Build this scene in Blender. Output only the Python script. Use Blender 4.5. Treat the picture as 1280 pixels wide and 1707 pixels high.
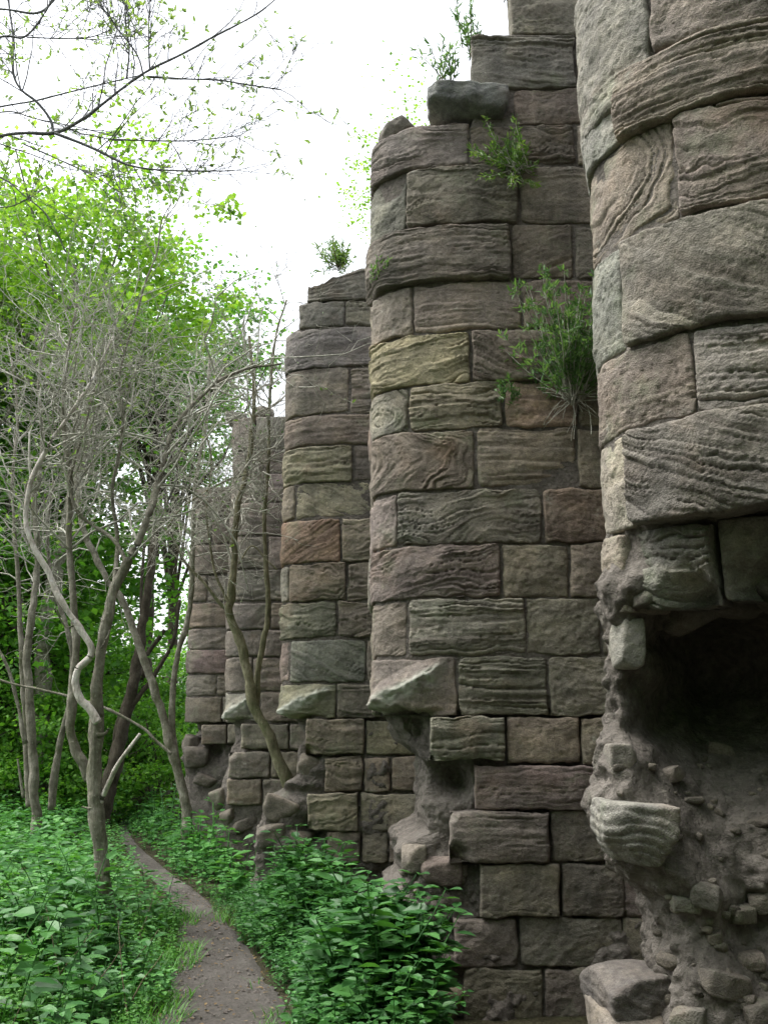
import bpy, math, random
import numpy as np
random.seed(7)
RNG = np.random.default_rng(11)
for o in list(bpy.data.objects): bpy.data.objects.remove(o, do_unlink=True)
SC = bpy.context.scene
COL = SC.collection

# ------------------------------------------------------------------ camera, sky, sun, exposure
F = 1707.0                      # focal length in photograph pixels (1280 x 1707)
PITCH = math.atan2(1200 - 853.5, F)
CAMZ = 1.6
cam_d = bpy.data.cameras.new('camera'); cam = bpy.data.objects.new('camera', cam_d); COL.objects.link(cam)
cam_d.sensor_fit = 'VERTICAL'; cam_d.sensor_height = 24.0; cam_d.lens = 24.0 * F / 1707.0
cam_d.clip_start = 0.05; cam_d.clip_end = 2000
cam.location = (0, 0, CAMZ); cam.rotation_euler = (math.pi / 2 + PITCH, 0, 0)
SC.camera = cam
SUN_EL, SUN_AZ = math.radians(62), math.radians(-82)      # azimuth clockwise from +Y: from the left, over the wood
w = bpy.data.worlds.new('World'); SC.world = w; w.use_nodes = True
nt = w.node_tree; nt.nodes.clear()
sky = nt.nodes.new('ShaderNodeTexSky'); sky.sky_type = 'NISHITA'; sky.sun_disc = False
sky.sun_elevation = SUN_EL; sky.sun_rotation = SUN_AZ; sky.air_density = 1.0; sky.dust_density = 4.0; sky.ozone_density = 1.0
hs = nt.nodes.new('ShaderNodeHueSaturation'); hs.inputs['Saturation'].default_value = 0.22   # overcast: hardly any blue
bg = nt.nodes.new('ShaderNodeBackground'); bg.inputs['Strength'].default_value = 0.15
wo = nt.nodes.new('ShaderNodeOutputWorld')
nt.links.new(sky.outputs[0], hs.inputs['Color']); nt.links.new(hs.outputs[0], bg.inputs['Color']); nt.links.new(bg.outputs[0], wo.inputs[0])
sd = bpy.data.lights.new('sun', 'SUN'); sun = bpy.data.objects.new('sun', sd); COL.objects.link(sun)
sd.energy = 1.0; sd.angle = math.radians(35); sd.color = (1, 0.97, 0.92)
sun.location = (-20, -20, 40)
sx, sy, sz = math.cos(SUN_EL) * math.sin(SUN_AZ), math.cos(SUN_EL) * math.cos(SUN_AZ), math.sin(SUN_EL)
from mathutils import Vector
sun.rotation_euler = Vector((sx, sy, sz)).to_track_quat('Z', 'Y').to_euler()
SC.view_settings.view_transform = 'Standard'; SC.view_settings.look = 'None'
SC.view_settings.exposure = 1.65; SC.view_settings.gamma = 1.0; SC.view_settings.use_curve_mapping = False
SC.render.engine = 'CYCLES'
SC.cycles.use_denoising = True
SC.cycles.max_bounces = 8; SC.cycles.diffuse_bounces = 4; SC.cycles.transparent_max_bounces = 4

# ------------------------------------------------------------------ pixel <-> world
CP, SP = math.cos(PITCH), math.sin(PITCH)
def project(x, y, z):
    w_ = y * CP + (z - CAMZ) * SP
    b = -y * SP + (z - CAMZ) * CP
    return 640 + F * x / w_, 853.5 - F * b / w_
def at(u, v, Y):
    """world point seen at photograph pixel (u,v) standing Y metres ahead"""
    b = (853.5 - v) / F
    zz = Y * (b * CP + SP) / (CP - b * SP)
    w_ = Y * CP + zz * SP
    return np.array([(u - 640) / F * w_, Y, CAMZ + zz])
def ground_at(u, v, z=0.0):
    b = (853.5 - v) / F
    k = (b * CP + SP) / (CP - b * SP)
    Y = (z - CAMZ) / k
    return at(u, v, Y)

# ------------------------------------------------------------------ noise
def _h(ix, iy, iz, seed):
    n = (ix.astype(np.uint32) * np.uint32(374761393)) ^ (iy.astype(np.uint32) * np.uint32(668265263)) ^ (iz.astype(np.uint32) * np.uint32(2246822519)) ^ np.uint32((seed * 3266489917) & 0xffffffff)
    n = (n ^ (n >> np.uint32(13))) * np.uint32(1274126177)
    n = (n ^ (n >> np.uint32(15))) * np.uint32(2654435761)
    n = n ^ (n >> np.uint32(16))
    return n.astype(np.float64) / 2147483648.0 - 1.0
def vnoise(x, y, z=None, seed=0):
    x = np.asarray(x, float); y = np.asarray(y, float)
    if z is None:
        fx = np.floor(x); fy = np.floor(y)
        ix = fx.astype(np.int64); iy = fy.astype(np.int64); tz = np.zeros_like(ix)
        a = x - fx; b = y - fy
        a = a * a * a * (a * (a * 6 - 15) + 10); b = b * b * b * (b * (b * 6 - 15) + 10)
        return ((_h(ix, iy, tz, seed) * (1 - a) + _h(ix + 1, iy, tz, seed) * a) * (1 - b) +
                (_h(ix, iy + 1, tz, seed) * (1 - a) + _h(ix + 1, iy + 1, tz, seed) * a) * b)
    z = np.asarray(z, float)
    fx = np.floor(x); fy = np.floor(y); fz = np.floor(z)
    ix = fx.astype(np.int64); iy = fy.astype(np.int64); iz = fz.astype(np.int64)
    a = x - fx; b = y - fy; c = z - fz
    a = a * a * (3 - 2 * a); b = b * b * (3 - 2 * b); c = c * c * (3 - 2 * c)
    r = 0
    for dz, wz in ((0, 1 - c), (1, c)):
        r = r + wz * ((_h(ix, iy, iz + dz, seed) * (1 - a) + _h(ix + 1, iy, iz + dz, seed) * a) * (1 - b) +
                      (_h(ix, iy + 1, iz + dz, seed) * (1 - a) + _h(ix + 1, iy + 1, iz + dz, seed) * a) * b)
    return r
def fbm(x, y, z=None, seed=0, oct=3, gain=0.5):
    s = 0; a = 1.0; t = 0; f = 1.0
    for k in range(oct):
        s = s + a * vnoise(np.asarray(x) * f, np.asarray(y) * f, None if z is None else np.asarray(z) * f, seed + 17 * k)
        t += a; a *= gain; f *= 2.03
    return s / t
def worley(x, y, z, seed=0):
    """distance to the nearest scattered point (cells of size 1)"""
    fx, fy, fz = np.floor(x), np.floor(y), np.floor(z); best = np.full(np.shape(x), 9.0)
    for i in (-1, 0, 1):
        for j in (-1, 0, 1):
            for k in (-1, 0, 1):
                a = (fx + i).astype(np.int64); b = (fy + j).astype(np.int64); c = (fz + k).astype(np.int64)
                d = (fx + i + .5 + .45 * _h(a, b, c, seed) - x) ** 2 + (fy + j + .5 + .45 * _h(a, b, c, seed + 1) - y) ** 2 + (fz + k + .5 + .45 * _h(a, b, c, seed + 2) - z) ** 2
                best = np.minimum(best, d)
    return np.sqrt(best)
def sstep(a, b, x):
    t = np.clip((x - a) / (b - a), 0, 1); return t * t * (3 - 2 * t)

# ------------------------------------------------------------------ objects
def wloc(o):
    v = np.zeros(3)
    while o is not None:
        v += np.array(o.location); o = o.parent
    return v
def tag(o, label=None, cat=None, group=None, kind=None):
    if label: o['label'] = label
    if cat: o['category'] = cat
    if group: o['group'] = group
    if kind: o['kind'] = kind
    return o
def thing(name, label, cat, loc, group=None):
    o = bpy.data.objects.new(name, None); COL.objects.link(o); o.location = [float(c) for c in loc]
    o.empty_display_size = 0.2
    return tag(o, label, cat, group)
def mesh_data(name, V, faces, mat, smooth=False, attr=None):
    """faces: list of index arrays, each (n,3) or (n,4)"""
    me = bpy.data.meshes.new(name)
    V = np.asarray(V, np.float32)
    faces = [np.asarray(f, np.int32) for f in faces if len(f)]
    nl = sum(f.size for f in faces); nf = sum(len(f) for f in faces)
    me.vertices.add(len(V)); me.vertices.foreach_set('co', V.ravel())
    me.loops.add(nl); me.loops.foreach_set('vertex_index', np.concatenate([f.ravel() for f in faces]))
    tot = np.concatenate([np.full(len(f), f.shape[1], np.int32) for f in faces])
    st = np.concatenate([[0], np.cumsum(tot)[:-1]]).astype(np.int32)
    me.polygons.add(nf); me.polygons.foreach_set('loop_start', st)
    me.update(calc_edges=True)
    me.polygons.foreach_set('use_smooth', np.full(nf, bool(smooth)))
    if attr:
        for k, a in attr.items():
            at_ = me.attributes.new(k, 'FLOAT', 'POINT'); at_.data.foreach_set('value', np.asarray(a, np.float32))
    if mat: me.materials.append(mat)
    me.validate(); me.update()
    return me
def build(name, V, faces, mat, parent=None, origin=None, smooth=False, attr=None):
    V = np.asarray(V, float)
    if origin is None: origin = wloc(parent) if parent is not None else np.zeros(3)
    me = mesh_data(name, V - np.asarray(origin), faces, mat, smooth, attr)
    o = bpy.data.objects.new(name, me); COL.objects.link(o)
    if parent is not None:
        o.parent = parent; o.location = [float(c) for c in (np.asarray(origin) - wloc(parent))]
    else: o.location = [float(c) for c in origin]
    return o
def grid_faces(nu, nv, off=0, flip=False):
    i, j = np.meshgrid(np.arange(nu - 1), np.arange(nv - 1), indexing='ij')
    a = (i * nv + j).ravel() + off; b = a + nv; c = b + 1; d = a + 1
    return np.stack([a, d, c, b] if flip else [a, b, c, d], 1)

# ------------------------------------------------------------------ materials
class NT:
    def __init__(s, name):
        s.m = bpy.data.materials.new(name); s.m.use_nodes = True; s.t = s.m.node_tree; s.t.nodes.clear()
        s.out = s.n('OutputMaterial')
    def n(s, kind, **kw):
        x = s.t.nodes.new('ShaderNode' + kind)
        for k, v in kw.items():
            if k in x.inputs.keys() if isinstance(k, str) else False: x.inputs[k].default_value = v
            else: setattr(x, k, v)
        return x
    def l(s, a, b): s.t.links.new(a, b)
    def noise(s, scale, detail=4, rough=0.6, vec=None, dim='3D'):
        x = s.n('TexNoise'); x.inputs['Scale'].default_value = scale; x.inputs['Detail'].default_value = detail; x.inputs['Roughness'].default_value = rough
        if vec is not None: s.l(vec, x.inputs['Vector'])
        return x.outputs['Fac']
    def ramp(s, fac, stops):
        r = s.n('ValToRGB'); e = r.color_ramp.elements
        while len(e) < len(stops): e.new(0.5)
        for el, (p, c) in zip(e, stops): el.position = p; el.color = (*c, 1) if len(c) == 3 else c
        s.l(fac, r.inputs[0]); return r.outputs[0]
    def mix(s, fac, a, b, mode='MIX'):
        x = s.n('Mix'); x.data_type = 'RGBA'; x.blend_type = mode
        for i, v in ((0, fac), (6, a), (7, b)):
            if hasattr(v, 'links'): s.l(v, x.inputs[i])
            elif i == 0: x.inputs[0].default_value = v
            else: x.inputs[i].default_value = (*v, 1)
        return x.outputs[2]
    def maprange(s, v, a, b, c, d):
        x = s.n('MapRange'); s.l(v, x.inputs[0])
        for i, k in enumerate((a, b, c, d)): x.inputs[i + 1].default_value = k
        return x.outputs[0]
    def bump(s, h, strength, dist, prev=None):
        b = s.n('Bump'); b.inputs['Strength'].default_value = strength; b.inputs['Distance'].default_value = dist
        s.l(h, b.inputs['Height'])
        if prev is not None: s.l(prev, b.inputs['Normal'])
        return b.outputs[0]
    def finish(s, col, rough=0.9, normal=None, spec=0.3):
        p = s.n('BsdfPrincipled')
        if hasattr(col, 'links'): s.l(col, p.inputs['Base Color'])
        else: p.inputs['Base Color'].default_value = (*col, 1)
        p.inputs['Roughness'].default_value = rough; p.inputs['Specular IOR Level'].default_value = spec
        if normal is not None: s.l(normal, p.inputs['Normal'])
        s.l(p.outputs[0], s.out.inputs[0]); s.p = p
        return s.m
def geo_pos(t): return t.n('NewGeometry').outputs['Position']

def mat_stone():
    t = NT('weathered_sandstone'); pos = geo_pos(t)
    oc = t.n('ObjectInfo').outputs['Color']
    v1 = t.noise(5.0, 5, 0.65, pos); v2 = t.noise(38, 4, 0.7, pos); v3 = t.noise(160, 2, 0.6, pos)
    c = t.mix(1.0, oc, t.ramp(v1, [(0.25, (0.62, 0.62, 0.64)), (0.5, (1, 1, 1)), (0.78, (1.32, 1.27, 1.2))]), 'MULTIPLY')
    c = t.mix(1.0, c, t.ramp(v2, [(0.3, (0.72, 0.72, 0.72)), (0.7, (1.22, 1.22, 1.22))]), 'MULTIPLY')
    c = t.mix(1.0, c, t.ramp(v3, [(0.3, (0.8, 0.8, 0.8)), (0.7, (1.18, 1.18, 1.18))]), 'MULTIPLY')
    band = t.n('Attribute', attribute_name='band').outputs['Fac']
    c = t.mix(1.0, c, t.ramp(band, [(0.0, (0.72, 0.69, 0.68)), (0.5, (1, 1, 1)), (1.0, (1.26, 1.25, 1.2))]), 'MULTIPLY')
    # iron staining, algae and pale lichen crusts with their own shapes; the pale attribute lightens set places
    li = t.noise(2.3, 6, 0.7, pos)
    c = t.mix(t.maprange(li, 0.56, 0.72, 0, 0.5), c, (0.20, 0.235, 0.15))
    m2 = t.n('Mapping'); t.l(pos, m2.inputs[0]); m2.inputs['Location'].default_value = (7.1, 3.3, 1.7)
    ir = t.noise(1.9, 5, 0.6, m2.outputs[0])
    c = t.mix(t.maprange(ir, 0.60, 0.76, 0, 0.35), c, (0.25, 0.155, 0.095))
    ms = t.n('Mapping'); t.l(pos, ms.inputs[0]); ms.inputs['Scale'].default_value = (4.2, 4.2, .35)
    st = t.noise(1.0, 5, 0.6, ms.outputs[0])
    c = t.mix(t.maprange(st, 0.54, 0.70, 0, 0.5), c, (0.085, 0.08, 0.07))
    ms2 = t.n('Mapping'); t.l(pos, ms2.inputs[0]); ms2.inputs['Scale'].default_value = (.8, .8, .55); ms2.inputs['Location'].default_value = (3.1, 5.3, 2.7)
    c = t.mix(1.0, c, t.ramp(t.noise(1.0, 4, 0.55, ms2.outputs[0]), [(0.3, (0.78, 0.80, 0.80)), (0.5, (1, 1, 1)), (0.7, (1.22, 1.18, 1.1))]), 'MULTIPLY')
    m3 = t.n('Mapping'); t.l(pos, m3.inputs[0]); m3.inputs['Location'].default_value = (1.1, 9.3, 4.7)
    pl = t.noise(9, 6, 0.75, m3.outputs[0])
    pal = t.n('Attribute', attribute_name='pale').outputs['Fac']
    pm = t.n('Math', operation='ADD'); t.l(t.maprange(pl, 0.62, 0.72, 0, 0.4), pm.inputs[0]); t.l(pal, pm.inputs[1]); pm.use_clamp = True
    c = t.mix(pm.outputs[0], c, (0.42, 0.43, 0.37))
    nrm = t.bump(v2, 0.7, 0.014); nrm = t.bump(v3, 0.8, 0.006, nrm)
    return t.finish(c, 0.95, nrm, 0.15)
def mat_core():
    t = NT('rubble_core_mortar'); pos = geo_pos(t)
    n1 = t.noise(2.2, 6, 0.65, pos); n2 = t.noise(26, 5, 0.7, pos); n3 = t.noise(120, 3, 0.7, pos)
    c = t.ramp(n1, [(0.25, (0.078, 0.070, 0.062)), (0.5, (0.145, 0.130, 0.115)), (0.75, (0.22, 0.20, 0.18))])
    c = t.mix(1.0, c, t.ramp(n2, [(0.3, (0.6, 0.6, 0.6)), (0.7, (1.35, 1.35, 1.33))]), 'MULTIPLY')
    vo = t.n('TexVoronoi'); vo.inputs['Scale'].default_value = 42; t.l(pos, vo.inputs['Vector'])
    c = t.mix(t.maprange(vo.outputs['Distance'], 0.05, 0.22, 0.55, 0), c, (0.26, 0.23, 0.2))
    li = t.noise(1.7, 6, 0.7, pos)
    c = t.mix(t.maprange(li, 0.58, 0.72, 0, 0.4), c, (0.17, 0.19, 0.13))
    nrm = t.bump(n2, 0.9, 0.03); nrm = t.bump(vo.outputs['Distance'], 0.5, 0.01, nrm); nrm = t.bump(n3, 0.8, 0.006, nrm)
    return t.finish(c, 0.97, nrm, 0.1)
def mat_bark(name, lo, mid, hi, scale=1.0, moss=None):
    t = NT(name); pos = geo_pos(t)
    mp = t.n('Mapping'); t.l(pos, mp.inputs[0]); mp.inputs['Scale'].default_value = (1, 1, 0.22)
    n1 = t.noise(9 * scale, 6, 0.7, pos); n2 = t.noise(45 * scale, 4, 0.7, mp.outputs[0])
    c = t.ramp(n1, [(0.3, lo), (0.5, mid), (0.72, hi)])
    c = t.mix(1.0, c, t.ramp(n2, [(0.3, (0.65, 0.65, 0.65)), (0.7, (1.25, 1.25, 1.25))]), 'MULTIPLY')
    if moss:
        mo = t.noise(3.1, 6, 0.7, pos)
        c = t.mix(t.maprange(mo, 0.5, 0.66, 0, 0.75), c, moss)
    n3 = t.noise(22 * scale, 5, 0.75, pos)
    c = t.mix(t.maprange(n3, 0.58, 0.68, 0, 0.6), c, tuple(min(.75, k * 1.25) for k in hi))
    nrm = t.bump(n2, 1.0, 0.025); nrm = t.bump(n3, 0.6, 0.012, nrm)
    return t.finish(c, 0.9, nrm, 0.15)
def mat_leaf(name, dark, mid, light, transl=0.35, rough=0.45, spec=0.35):
    t = NT(name); g = t.n('NewGeometry')
    n1 = t.noise(1.3, 3, 0.6, g.outputs['Position'])
    m = t.n('Math', operation='ADD'); t.l(g.outputs['Random Per Island'], m.inputs[0]); t.l(n1, m.inputs[1])
    h = t.n('Math', operation='MULTIPLY'); t.l(m.outputs[0], h.inputs[0]); h.inputs[1].default_value = 0.5
    c = t.ramp(h.outputs[0], [(0.2, dark), (0.5, mid), (0.8, light)])
    p = t.n('BsdfPrincipled'); t.l(c, p.inputs['Base Color']); p.inputs['Roughness'].default_value = rough; p.inputs['Specular IOR Level'].default_value = spec
    tr = t.n('BsdfTranslucent'); t.l(t.mix(1.0, c, (1.25, 1.3, 0.55), 'MULTIPLY'), tr.inputs['Color'])
    mx = t.n('MixShader'); mx.inputs[0].default_value = transl
    t.l(p.outputs[0], mx.inputs[1]); t.l(tr.outputs[0], mx.inputs[2]); t.l(mx.outputs[0], t.out.inputs[0])
    return t.m
M_STONE = mat_stone(); M_CORE = mat_core()
M_BARK = mat_bark('pale_bark', (0.10, 0.095, 0.068), (0.21, 0.198, 0.155), (0.37, 0.352, 0.295), 1.0, (0.085, 0.095, 0.045))
M_BARE = mat_bark('barkless_wood', (0.3, 0.26, 0.215), (0.56, 0.52, 0.46), (0.72, 0.70, 0.65))
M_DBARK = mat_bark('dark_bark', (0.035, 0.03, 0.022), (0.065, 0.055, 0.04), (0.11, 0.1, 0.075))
M_OBARK = mat_bark('glare_grey_bough_bark', (0.12, 0.12, 0.125), (0.2, 0.2, 0.205), (0.3, 0.3, 0.3))  # lightened grey: sky glare on the boughs put into their colour
M_GBARK = mat_bark('greenish_bark', (0.10, 0.10, 0.06), (0.18, 0.17, 0.105), (0.28, 0.26, 0.18), 1.0, (0.075, 0.095, 0.035))
M_TWIG = mat_bark('twig_bark', (0.30, 0.295, 0.24), (0.42, 0.415, 0.35), (0.52, 0.515, 0.45), 0.6)
M_NETTLE = mat_leaf('nettle_leaf', (0.024, 0.085, 0.022), (0.046, 0.155, 0.036), (0.09, 0.245, 0.06), 0.3, 0.45, 0.35)
M_HERB = mat_leaf('herb_leaf', (0.036, 0.13, 0.03), (0.068, 0.215, 0.05), (0.135, 0.33, 0.085), 0.34)
M_GRASS = mat_leaf('grass_blade', (0.045, 0.16, 0.025), (0.08, 0.24, 0.035), (0.14, 0.33, 0.06), 0.35)
M_CROWN = mat_leaf('crown_leaf', (0.045, 0.145, 0.02), (0.10, 0.27, 0.034), (0.185, 0.39, 0.06), 0.55)
M_YOUNG = mat_leaf('young_leaf', (0.10, 0.24, 0.025), (0.19, 0.36, 0.045), (0.32, 0.48, 0.10), 0.5)
M_BUSH = mat_leaf('bush_leaf', (0.06, 0.18, 0.025), (0.12, 0.30, 0.04), (0.21, 0.42, 0.07), 0.5)
M_SPRIG = mat_leaf('sprig_leaf', (0.07, 0.15, 0.04), (0.13, 0.24, 0.06), (0.22, 0.32, 0.09), 0.3)
M_BUD = mat_leaf('bud_leaf', (0.14, 0.24, 0.08), (0.22, 0.34, 0.12), (0.32, 0.43, 0.18), 0.5)  # bud green, paled as well for the sky glare
M_WALLP = mat_leaf('wallflower_leaf', (0.06, 0.13, 0.05), (0.11, 0.215, 0.08), (0.19, 0.31, 0.13), 0.35)
M_DRYSTEM = mat_bark('dry_stem', (.14, .11, .07), (.25, .2, .13), (.36, .3, .21), 2)
M_DRY = mat_leaf('dry_leaf', (0.12, 0.08, 0.04), (0.2, 0.14, 0.075), (0.32, 0.24, 0.14), 0.2, 0.8, 0.1)

# ------------------------------------------------------------------ ground and path
def mat_soil():
    t = NT('woodland_soil'); pos = geo_pos(t)
    n1 = t.noise(1.5, 6, 0.7, pos); n2 = t.noise(30, 4, 0.7, pos)
    c = t.ramp(n1, [(0.3, (0.03, 0.035, 0.016)), (0.55, (0.055, 0.05, 0.03)), (0.75, (0.045, 0.075, 0.025))])
    c = t.mix(1.0, c, t.ramp(n2, [(0.3, (0.6, 0.6, 0.6)), (0.7, (1.4, 1.4, 1.4))]), 'MULTIPLY')
    return t.finish(c, 0.97, t.bump(n2, 0.9, 0.05), 0.1)
def mat_path():
    t = NT('trodden_earth'); pos = geo_pos(t)
    n1 = t.noise(1.8, 6, 0.65, pos); n2 = t.noise(35, 5, 0.75, pos); n3 = t.noise(150, 3, 0.7, pos)
    c = t.ramp(n1, [(0.3, (0.055, 0.050, 0.044)), (0.55, (0.092, 0.084, 0.075)), (0.75, (0.138, 0.128, 0.115))])
    c = t.mix(1.0, c, t.ramp(n2, [(0.3, (0.62, 0.62, 0.62)), (0.7, (1.35, 1.35, 1.35))]), 'MULTIPLY')
    vo = t.n('TexVoronoi'); vo.inputs['Scale'].default_value = 55; t.l(pos, vo.inputs['Vector'])
    c = t.mix(t.maprange(vo.outputs['Distance'], 0.08, 0.2, 0.35, 0), c, (0.24, 0.21, 0.19))
    nrm = t.bump(n2, 0.8, 0.02); nrm = t.bump(n3, 0.7, 0.006, nrm)
    return t.finish(c, 0.95, nrm, 0.15)
M_SOIL = mat_soil(); M_PATH = mat_path(); M_GRAVEL = mat_bark('pale_gravel', (.14, .12, .105), (.24, .21, .19), (.4, .37, .34), 4)
# path centre line and half width, read off the photograph on level ground
PP = [(372, 1707, 92), (362, 1640, 74), (350, 1570, 58), (318, 1505, 46), (262, 1455, 36), (222, 1415, 24), (206, 1385, 15)]
PC = [np.array([0.0, -6.0, 0.75]), np.array([-0.45, 0.0, 0.6]), np.array([-0.72, 3.2, 0.42])]
for u, v, hw in PP:
    c = ground_at(u, v); e = ground_at(u + hw, v); PC.append(np.array([c[0], c[1], e[0] - c[0]]))
PC += [PC[-1] + np.array([-0.75, 2.5, 0.05]), PC[-1] + np.array([-3.2, 6.5, 0.1]), PC[-1] + np.array([-9, 14, 0.1])]
PC = np.array(PC); PC[:, 2] *= np.interp(PC[:, 1], [5, 6.5, 7.5, 9, 14], [1.08, 1.05, .92, .55, .45])
def catmull(P, m=10):
    P = np.asarray(P, float); Q = np.vstack([2 * P[0] - P[1], P, 2 * P[-1] - P[-2]]); out = []
    for i in range(1, len(Q) - 2):
        t = np.linspace(0, 1, m, endpoint=False)[:, None]
        p0, p1, p2, p3 = Q[i - 1], Q[i], Q[i + 1], Q[i + 2]
        out.append(0.5 * (2 * p1 + (p2 - p0) * t + (2 * p0 - 5 * p1 + 4 * p2 - p3) * t * t + (3 * p1 - p0 - 3 * p2 + p3) * t ** 3))
    return np.vstack(out + [P[-1:]])
PATHC = catmull(PC, 16)
def path_dist(x, y):
    """signed metres outside the path edge, and which side (-1 left)"""
    x = np.asarray(x, float); y = np.asarray(y, float)
    d2 = (x[..., None] - PATHC[:, 0]) ** 2 + (y[..., None] - PATHC[:, 1]) ** 2
    k = d2.argmin(-1)
    return np.sqrt(np.take_along_axis(d2, k[..., None], -1)[..., 0]) - PATHC[k, 2], np.sign(x - PATHC[k, 0])
def ground_z(x, y):
    return 0.05 * fbm(np.asarray(x) * 0.5, np.asarray(y) * 0.5, seed=5)
# ground: one sheet, fine near the camera and coarse to the horizon
gx = np.concatenate([-np.geomspace(400, 12.5, 16), np.linspace(-12, 12, 97), np.geomspace(12.5, 400, 16)])
gy = np.concatenate([-np.geomspace(400, 8.5, 16), np.linspace(-8, 30, 140), np.geomspace(31, 600, 16)])
X, Y = np.meshgrid(gx, gy, indexing='ij')
pd, _ = path_dist(X, Y)
near = (np.abs(X) < 12.4) & (Y > -8.4) & (Y < 30.5)
Z = np.where(near, ground_z(X, Y) * sstep(-0.05, 0.6, pd) - 0.0, 0.0)
build('ground', np.stack([X, Y, Z], -1).reshape(-1, 3), [grid_faces(len(gx), len(gy))], M_SOIL, smooth=True)
tag(bpy.data.objects['ground'], kind='structure')
# path ribbon, a crowned sheet above the soil
n = len(PATHC); tt = np.linspace(-1, 1, 31)
tan = np.gradient(PATHC[:, :2], axis=0); tan /= np.linalg.norm(tan, axis=1)[:, None]
nrm2 = np.stack([tan[:, 1], -tan[:, 0]], 1)
sub = np.arange(n)
wob = 1 + 0.16 * fbm(sub * 0.35, sub * 0 + 1.5, seed=3)
wobr = 1 + 0.16 * fbm(sub * 0.35, sub * 0 + 8.5, seed=4)
hw = PATHC[:, 2][:, None] * np.where(tt[None] < 0, wob[:, None], wobr[:, None])
PX = PATHC[:, 0][:, None] + nrm2[:, 0][:, None] * tt * hw * 1.12; PY = PATHC[:, 1][:, None] + nrm2[:, 1][:, None] * tt * hw * 1.12
PZ = 0.022 + 0.012 * fbm(PX * 5, PY * 5, seed=8) + 0.004 * fbm(PX * 30, PY * 30, seed=9) - 0.10 * np.clip(np.abs(tt) - 0.82, 0, 1)[None] ** 1
build('path', np.stack([PX, PY, PZ], -1).reshape(-1, 3), [grid_faces(n, 31, flip=True)], M_PATH, smooth=True)
tag(bpy.data.objects['path'], kind='structure')

# ------------------------------------------------------------------ the ruined wall
TINT = {'g': (.225, .190, .160), 'p': (.225, .180, .158), 'y': (.345, .300, .165), 'n': (.225, .250, .190), 'o': (.33, .175, .105),
        'b': (.165, .166, .158), 'w': (.33, .335, .30), 'd': (.125, .105, .092), 't': (.265, .235, .175), 'c': (.28, .30, .28)}
_mean = np.array((.206, .185, .156))
TINT = {k: tuple(_mean * .70 + np.array(v) * .30 * .96) for k, v in TINT.items()}
class Pier:
    """A buttress in plan: a rounded nose on the left, a flat flank facing the camera, thickness T."""
    def __init__(s, XL, YF, a, b, T, XR, uref, skew=0.0):
        s.XL, s.YF, s.a, s.b, s.T, s.XR, s.uref, s.skew = XL, YF, a, b, T, XR, uref, skew
        th = np.linspace(0, math.pi / 2, 60)
        nose = np.stack([XL + a * (1 - np.cos(th)), YF + b * (1 - np.sin(th))], 1)
        front = np.stack([np.linspace(XL + a, XR, 40)[1:], np.full(39, YF)], 1)
        side = np.stack([XL + skew * np.linspace(1, 0, 31)[:-1] ** 1.15, np.linspace(YF + b + T, YF + b, 31)[:-1]], 1)
        pts = np.vstack([side, nose, front])
        seg = np.linalg.norm(np.diff(pts, axis=0), axis=1)
        S = np.concatenate([[0], np.cumsum(seg)]); S -= S[30]
        s.S, s.P = S, pts
        tn = np.gradient(pts, S, axis=0); tn /= np.linalg.norm(tn, axis=1)[:, None]
        s.N = np.stack([tn[:, 1], -tn[:, 0]], 1)
    def pos(s, q): return np.interp(q, s.S, s.P[:, 0]), np.interp(q, s.S, s.P[:, 1])
    def nrm(s, q):
        nx, ny = np.interp(q, s.S, s.N[:, 0]), np.interp(q, s.S, s.N[:, 1]); l = np.hypot(nx, ny); return nx / l, ny / l
    def s_at(s, u, z):
        """arc length of the visible front at picture column u and height z"""
        q = np.linspace(0.02, s.S[-1], 400); x, y = s.pos(q); uu, _ = project(x, y, z)
        uu = np.maximum.accumulate(uu)
        return float(np.interp(u, uu, q))
    def z_at(s, v, u=None):
        u = u or s.uref
        q = np.linspace(0.0, s.S[-1], 400); x, y = s.pos(q)
        b = (853.5 - v) / F; zz = y * (b * CP + SP) / (CP - b * SP)
        uu, _ = project(x, y, CAMZ + zz)
        uu = np.maximum.accumulate(uu)
        return CAMZ + float(np.interp(u, uu, zz))
class Flat(Pier):
    def __init__(s, p, dy=0.0):
        Pier.__init__(s, p.XL, p.YF + dy, 0.02, 0.02, p.T, p.XR, p.uref)
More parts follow.
